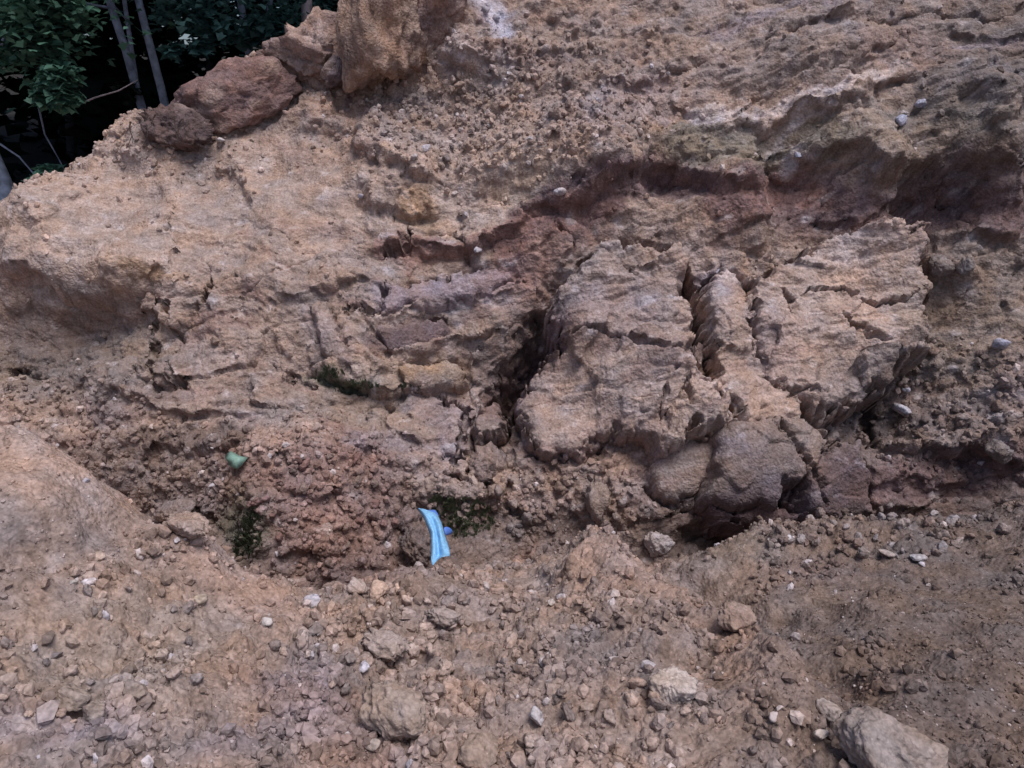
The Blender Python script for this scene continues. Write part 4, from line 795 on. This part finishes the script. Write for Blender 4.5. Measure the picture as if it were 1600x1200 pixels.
# ------------------------------------------------------------------ moss / fine herbage
def tuft(name, label, cells, n, size, mat, seed):
    r = random.Random(seed); V, T = [], []
    for _ in range(n):
        cx, cy, rx, ry = r.choice(cells); a, q = r.uniform(0, 6.28), math.sqrt(r.random())
        (X, Y, Z), s = hit_fast(cx + rx * q * math.cos(a), cy + ry * q * math.sin(a))
        h = size * r.uniform(.4, 1.2); a = r.uniform(0, 6.28); dx, dy = math.cos(a), math.sin(a); lx, ly = r.uniform(-.8, .8) * h, r.uniform(-1.0, .3) * h; wd = size * .10
        b = len(V); V += [(X - dx * wd, Y - dy * wd, Z - .01), (X + dx * wd, Y + dy * wd, Z - .01), (X + lx * .5 + dx * wd * 1.6, Y + ly * .5 + dy * wd, Z + h * .6), (X + lx, Y + ly, Z + h), (X + lx * .5 - dx * wd * 1.6, Y + ly * .5 - dy * wd, Z + h * .55)]
        T += [(b, b + 1, b + 2), (b, b + 2, b + 4), (b + 4, b + 2, b + 3)]
    link(name, mesh_np(name, V, T, smooth=False), mat, kind='stuff', label=label, category='moss')
_hc = {}
def hit_fast(px, py):
    k = (round(px / 3), round(py / 3))
    if k not in _hc: _hc[k] = hit(k[0] * 3, k[1] * 3)
    (X, Y, Z), s = _hc[k]; return (X + random.uniform(-.008, .008), Y, Z + random.uniform(-.008, .008)), s
M_moss = plain('dull_green_moss', (.10, .115, .068), .95, .4, 60); M_moss2 = plain('dark_green_moss', (.06, .075, .045), .9, .4, 60)
tuft('moss', 'patch of dull green moss in the ditch right of the blue cloth', [(722,800,42,20),(745,808,26,18),(700,805,24,20),(690,785,16,6),(725,825,26,10)], 5500, .018, M_moss, 1)
tuft('moss', 'dark mossy patch on the clod behind the left mound', [(390,830,18,34),(378,850,12,20)], 900, .028, M_moss2, 2)
tuft('moss', 'strip of green moss under the layered ledge left of centre', [(515,585,22,7),(560,604,36,4),(655,600,26,4)], 600, .022, M_moss2, 3)

# ------------------------------------------------------------------ roots
def tube(pts, rads, seg=7):
    V, T = [], []; n = len(pts)
    for i, (p, r_) in enumerate(zip(pts, rads)):
        t = (Vector(pts[min(i + 1, n - 1)]) - Vector(pts[max(i - 1, 0)])).normalized(); a = t.orthogonal().normalized() if i == 0 else (pa - t * pa.dot(t)).normalized(); pa = a; b = t.cross(a)
        for k in range(seg):
            q = 6.2832 * k / seg; V.append(tuple(Vector(p) + (a * math.cos(q) + b * math.sin(q)) * r_))
        if i:
            for k in range(seg): c, d = (i - 1) * seg + k, (i - 1) * seg + (k + 1) % seg; T.append((c, d, d + seg, c + seg))
    return V, T
def join(parts):
    V, T = [], []
    for v, t in parts: b = len(V); V += v; T += [tuple(i + b for i in f) for f in t]
    return V, T
M_root = plain('dark_root', (.06, .042, .036), .9, .3, 30, bump=.4)
rb = bpy.data.objects.new('root_ball', None); COL.objects.link(rb); rp, _ = hit(270, 205); rb.location = rp
rb['label'] = 'dark reddish ball of roots and soil on the crest under the twin trunks'; rb['category'] = 'root ball'
sl = crest_rock('soil_lump', '', '', 268, 204, rp[1] - .02, (.27, .2, .15), 311, (.1, .15, .2), (.13, .08, .07), 10, 10, .14, (.09, .055, .055))
del sl['label'], sl['category']; sl.location = tuple(sl.location[k] - rp[k] for k in range(3)); sl.parent = rb
r = random.Random(8)
for i in range(7):
    a = r.uniform(-.3, 3.4); p = Vector((.22 * math.cos(a), -.16 - .05 * r.random(), .06 + .06 * math.sin(a))); pts = [tuple(p)]
    for k in range(4): p = p + Vector((r.uniform(-.03, .03), -.02 + r.uniform(-.02, .02), -.05 * r.uniform(.4, 1.2))); pts.append(tuple(p))
    v_, t_ = tube(pts, [.006, .005, .004, .003, .002], 5); link('root', mesh_np('root', v_, t_), M_root, rb)

# ------------------------------------------------------------------ forest behind the crest
M_bark = plain('blue_grey_bark', (.18, .215, .30), .9, .45, 14, bump=.6); M_bark2 = plain('pale_bark', (.36, .31, .34), .85, .35, 18, bump=.5)
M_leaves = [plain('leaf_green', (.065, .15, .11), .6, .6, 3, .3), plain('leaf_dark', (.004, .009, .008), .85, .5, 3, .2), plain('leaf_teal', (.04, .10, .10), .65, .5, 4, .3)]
def leafset(centres, n, size, seed, droop=.5):
    r = np.random.RandomState(seed); C_ = np.array(centres); k = r.randint(0, len(C_), n)
    P = C_[k, :3] + r.normal(size=(n, 3)) * C_[k, 3:4] * np.array([.5, .5, .38])
    V, T = [], []
    base = np.array([(0, 0, 0), (.22, .28, .02), (.50, .22, -.03), (.34, .55, .0), (.0, 1.0, -.08), (-.34, .55, .0), (-.50, .22, -.03), (-.22, .28, .02)])
    F_ = [(0, 1, 7), (1, 2, 3), (7, 5, 6), (1, 3, 4), (1, 4, 7), (7, 4, 5)]
    for i in range(n):
        M = rotm((r.uniform(-.9, .5), r.uniform(-.7, .7), r.uniform(0, 6.28))); b = len(V) * 8
        V.append((base * size * r.uniform(.6, 1.25)) @ M.T + P[i]); T.append(np.array(F_) + b)
    return np.concatenate(V), np.concatenate(T)
def tree(label, base, tops, rad, leaf_c, nleaf, lsize, mat, bark, seed, cat='tree'):
    e = bpy.data.objects.new('tree', None); COL.objects.link(e); e.location = base; e['label'] = label; e['category'] = cat
    if True:
        r = random.Random(seed); p0 = Vector((0, 0, -.3)); parts = []
        for ti, (tx, ty, tz, rr_) in enumerate(tops):
            a = p0 if ti == 0 else p0 + (Vector(tops[0][:3]) - p0) * .05; b = Vector((tx, ty, tz)); pts = []; n = 12; wob = Vector((0, 0, 0))
            for k in range(n + 1):
                wob += Vector((r.uniform(-1, 1), r.uniform(-1, 1), 0)) * .018 * (b - a).length / 6; pts.append(tuple(a + (b - a) * (k / n) + (wob if k else Vector())))
            parts.append(tube(pts, [rr_ * (1 - .62 * k / n) for k in range(n + 1)], 10))
            for k in range(4, n + 1, 1):
                q = Vector(pts[k]); dirv = Vector((r.uniform(-1, 1), r.uniform(-1, .6), r.uniform(.0, .7))).normalized(); L = r.uniform(.7, 1.6); bp_ = []; 
                for j in range(5): bp_.append(tuple(q)); q = q + dirv * L / 4 + Vector((r.uniform(-.06, .06), r.uniform(-.06, .06), r.uniform(-.05, .05)))
                parts.append(tube(bp_, [rr_ * .3 * (1 - .2 * j) for j in range(5)], 5)); leaf_c.append((*[float(t) for t in bp_[4]], .8))
        v_, t_ = join(parts); link('trunk', mesh_np('trunk', v_, t_), bark, e)
        V, T = leafset(leaf_c, nleaf, lsize, seed); link('crown', mesh_np('crown', V, T, smooth=False), mat, e)
    return e
def rel(base, px, py, Y, r_): q = at(px, py, Y); return (float(q[0]) - base[0], float(q[1]) - base[1], float(q[2]) - base[2], r_)
def mk(label, bpx, bpy_, bY, tops_px, leaves_px, nleaf, lsize, mat, bark, seed):
    q = at(bpx, bpy_, bY); base = tuple(float(t) for t in q); tops = []
    for (px, py, Y, rr_, ext) in tops_px:
        t = np.array(rel(base, px, py, Y, 0)[:3]); t = t * ext; tops.append((t[0], t[1], t[2], rr_))
    lc = [rel(base, *l) for l in leaves_px]
    return tree(label, base, tops, .1, lc, nleaf, lsize, mat, bark, seed)
B0 = M_bark
mk('twin stemmed grey tree behind the crest, its left stem curving past the left', 245, 225, 8.6, [(176,-5,8.7,.050,3.2)], [], 2600, .12, M_leaves[1], B0, 1)
mk('slim grey tree with a straight stem just right of the twin stemmed tree', 276, 215, 8.4, [(216,-5,8.5,.046,3.4)], [(275,20,8.0,.25),(330,35,7.9,.22),(300,8,7.9,.3),(312,72,7.8,.05),(268,78,7.8,.04)], 2600, .09, M_leaves[2], B0, 2)
mk('thin leaning grey stem between the twin stems', 232, 230, 9.0, [(205,60,9.0,.03,4.0)], [(200,140,8.6,.12)], 700, .11, M_leaves[1], B0, 12)
mk('thick leaning grey trunk at the left edge behind the crest', 40, 345, 7.6, [(-12,225,7.7,.10,6.0)], [(30,30,7.2,.30),(75,50,7.2,.26),(20,80,7.2,.26),(60,10,7.2,.3),(95,20,7.2,.18),(85,130,7.1,.14),(100,150,7.1,.11),(78,150,7.1,.10),(95,112,7.1,.10),(75,270,7.3,.07),(62,285,7.3,.06)], 7000, .085, M_leaves[0], B0, 3)
mk('forked blue grey tree behind the gravelly boulder', 402, 120, 8.6, [(378,-5,8.6,.042,3.6),(420,-5,8.6,.028,3.4)], [(398,40,8.0,.16),(425,50,8.0,.2),(440,20,8.0,.25),(385,60,8.0,.1),(450,60,8.1,.2)], 3000, .08, M_leaves[2], B0, 4)
mk('pale pinkish trunk rising behind the crest left of the ochre boulder', 481, 75, 8.2, [(476,-5,8.2,.065,4.6)], [(515,15,8.4,.2),(540,5,8.4,.2)], 2400, .09, M_leaves[2], M_bark2, 5)
far = [(330,120,13,'dark tree deep in the wood right of the slim grey stem'),(110,60,14,'dark tree deep in the gap at the top left')]
M_barkd = plain('dark_bark', (.03, .032, .04), .95, .4, 12)
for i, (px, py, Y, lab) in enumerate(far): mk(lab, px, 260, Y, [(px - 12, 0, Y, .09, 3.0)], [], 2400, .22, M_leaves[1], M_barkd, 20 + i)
# the mass of the wood: understory and canopy
r = np.random.RandomState(3); cc = []
for _ in range(420): cc.append((r.uniform(-17, 9), r.uniform(11.5, 21), r.uniform(.3, 12), 1.3))
for _ in range(170): cc.append((r.uniform(-13, 6), r.uniform(8.6, 15), r.uniform(5.2, 9.5), 1.0))
for _ in range(90): cc.append((r.uniform(-4, 2), r.uniform(12, 18), r.uniform(1.5, 6), .9))
for _ in range(120): cc.append((r.uniform(-26, -12), r.uniform(6, 20), r.uniform(.3, 10), 1.3))
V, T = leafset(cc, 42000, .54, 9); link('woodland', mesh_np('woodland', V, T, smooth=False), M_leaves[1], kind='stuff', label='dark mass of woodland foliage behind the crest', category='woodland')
# dead twigs hanging in the dark
tw = bpy.data.objects.new
for i, (pts, lab) in enumerate([([(118,165,7.9),(150,152,7.9),(185,142,7.9),(215,125,8.0)], 'thin bare branch arching left of the grey stems'), ([(60,165,7.6),(70,210,7.7),(90,245,7.8),(102,268,7.8)], 'hanging bare twig in the dark at the far left'), ([(0,225,7.5),(30,245,7.5),(60,280,7.5)], 'bare twig slanting past the thick leaning trunk')]):
    P = [tuple(float(t) for t in at(*p)) for p in pts]; v_, t_ = tube(P, [.010, .008, .006, .004][:len(P)], 6)
    o = link('twig', mesh_np('twig', v_, t_), M_bark2 if i == 0 else B0); o['label'] = lab; o['category'] = 'twig'
print('tris', sum(len(o.data.polygons) for o in sc.objects if o.type == 'MESH' and not o.name.startswith(('clod', 'stone'))))
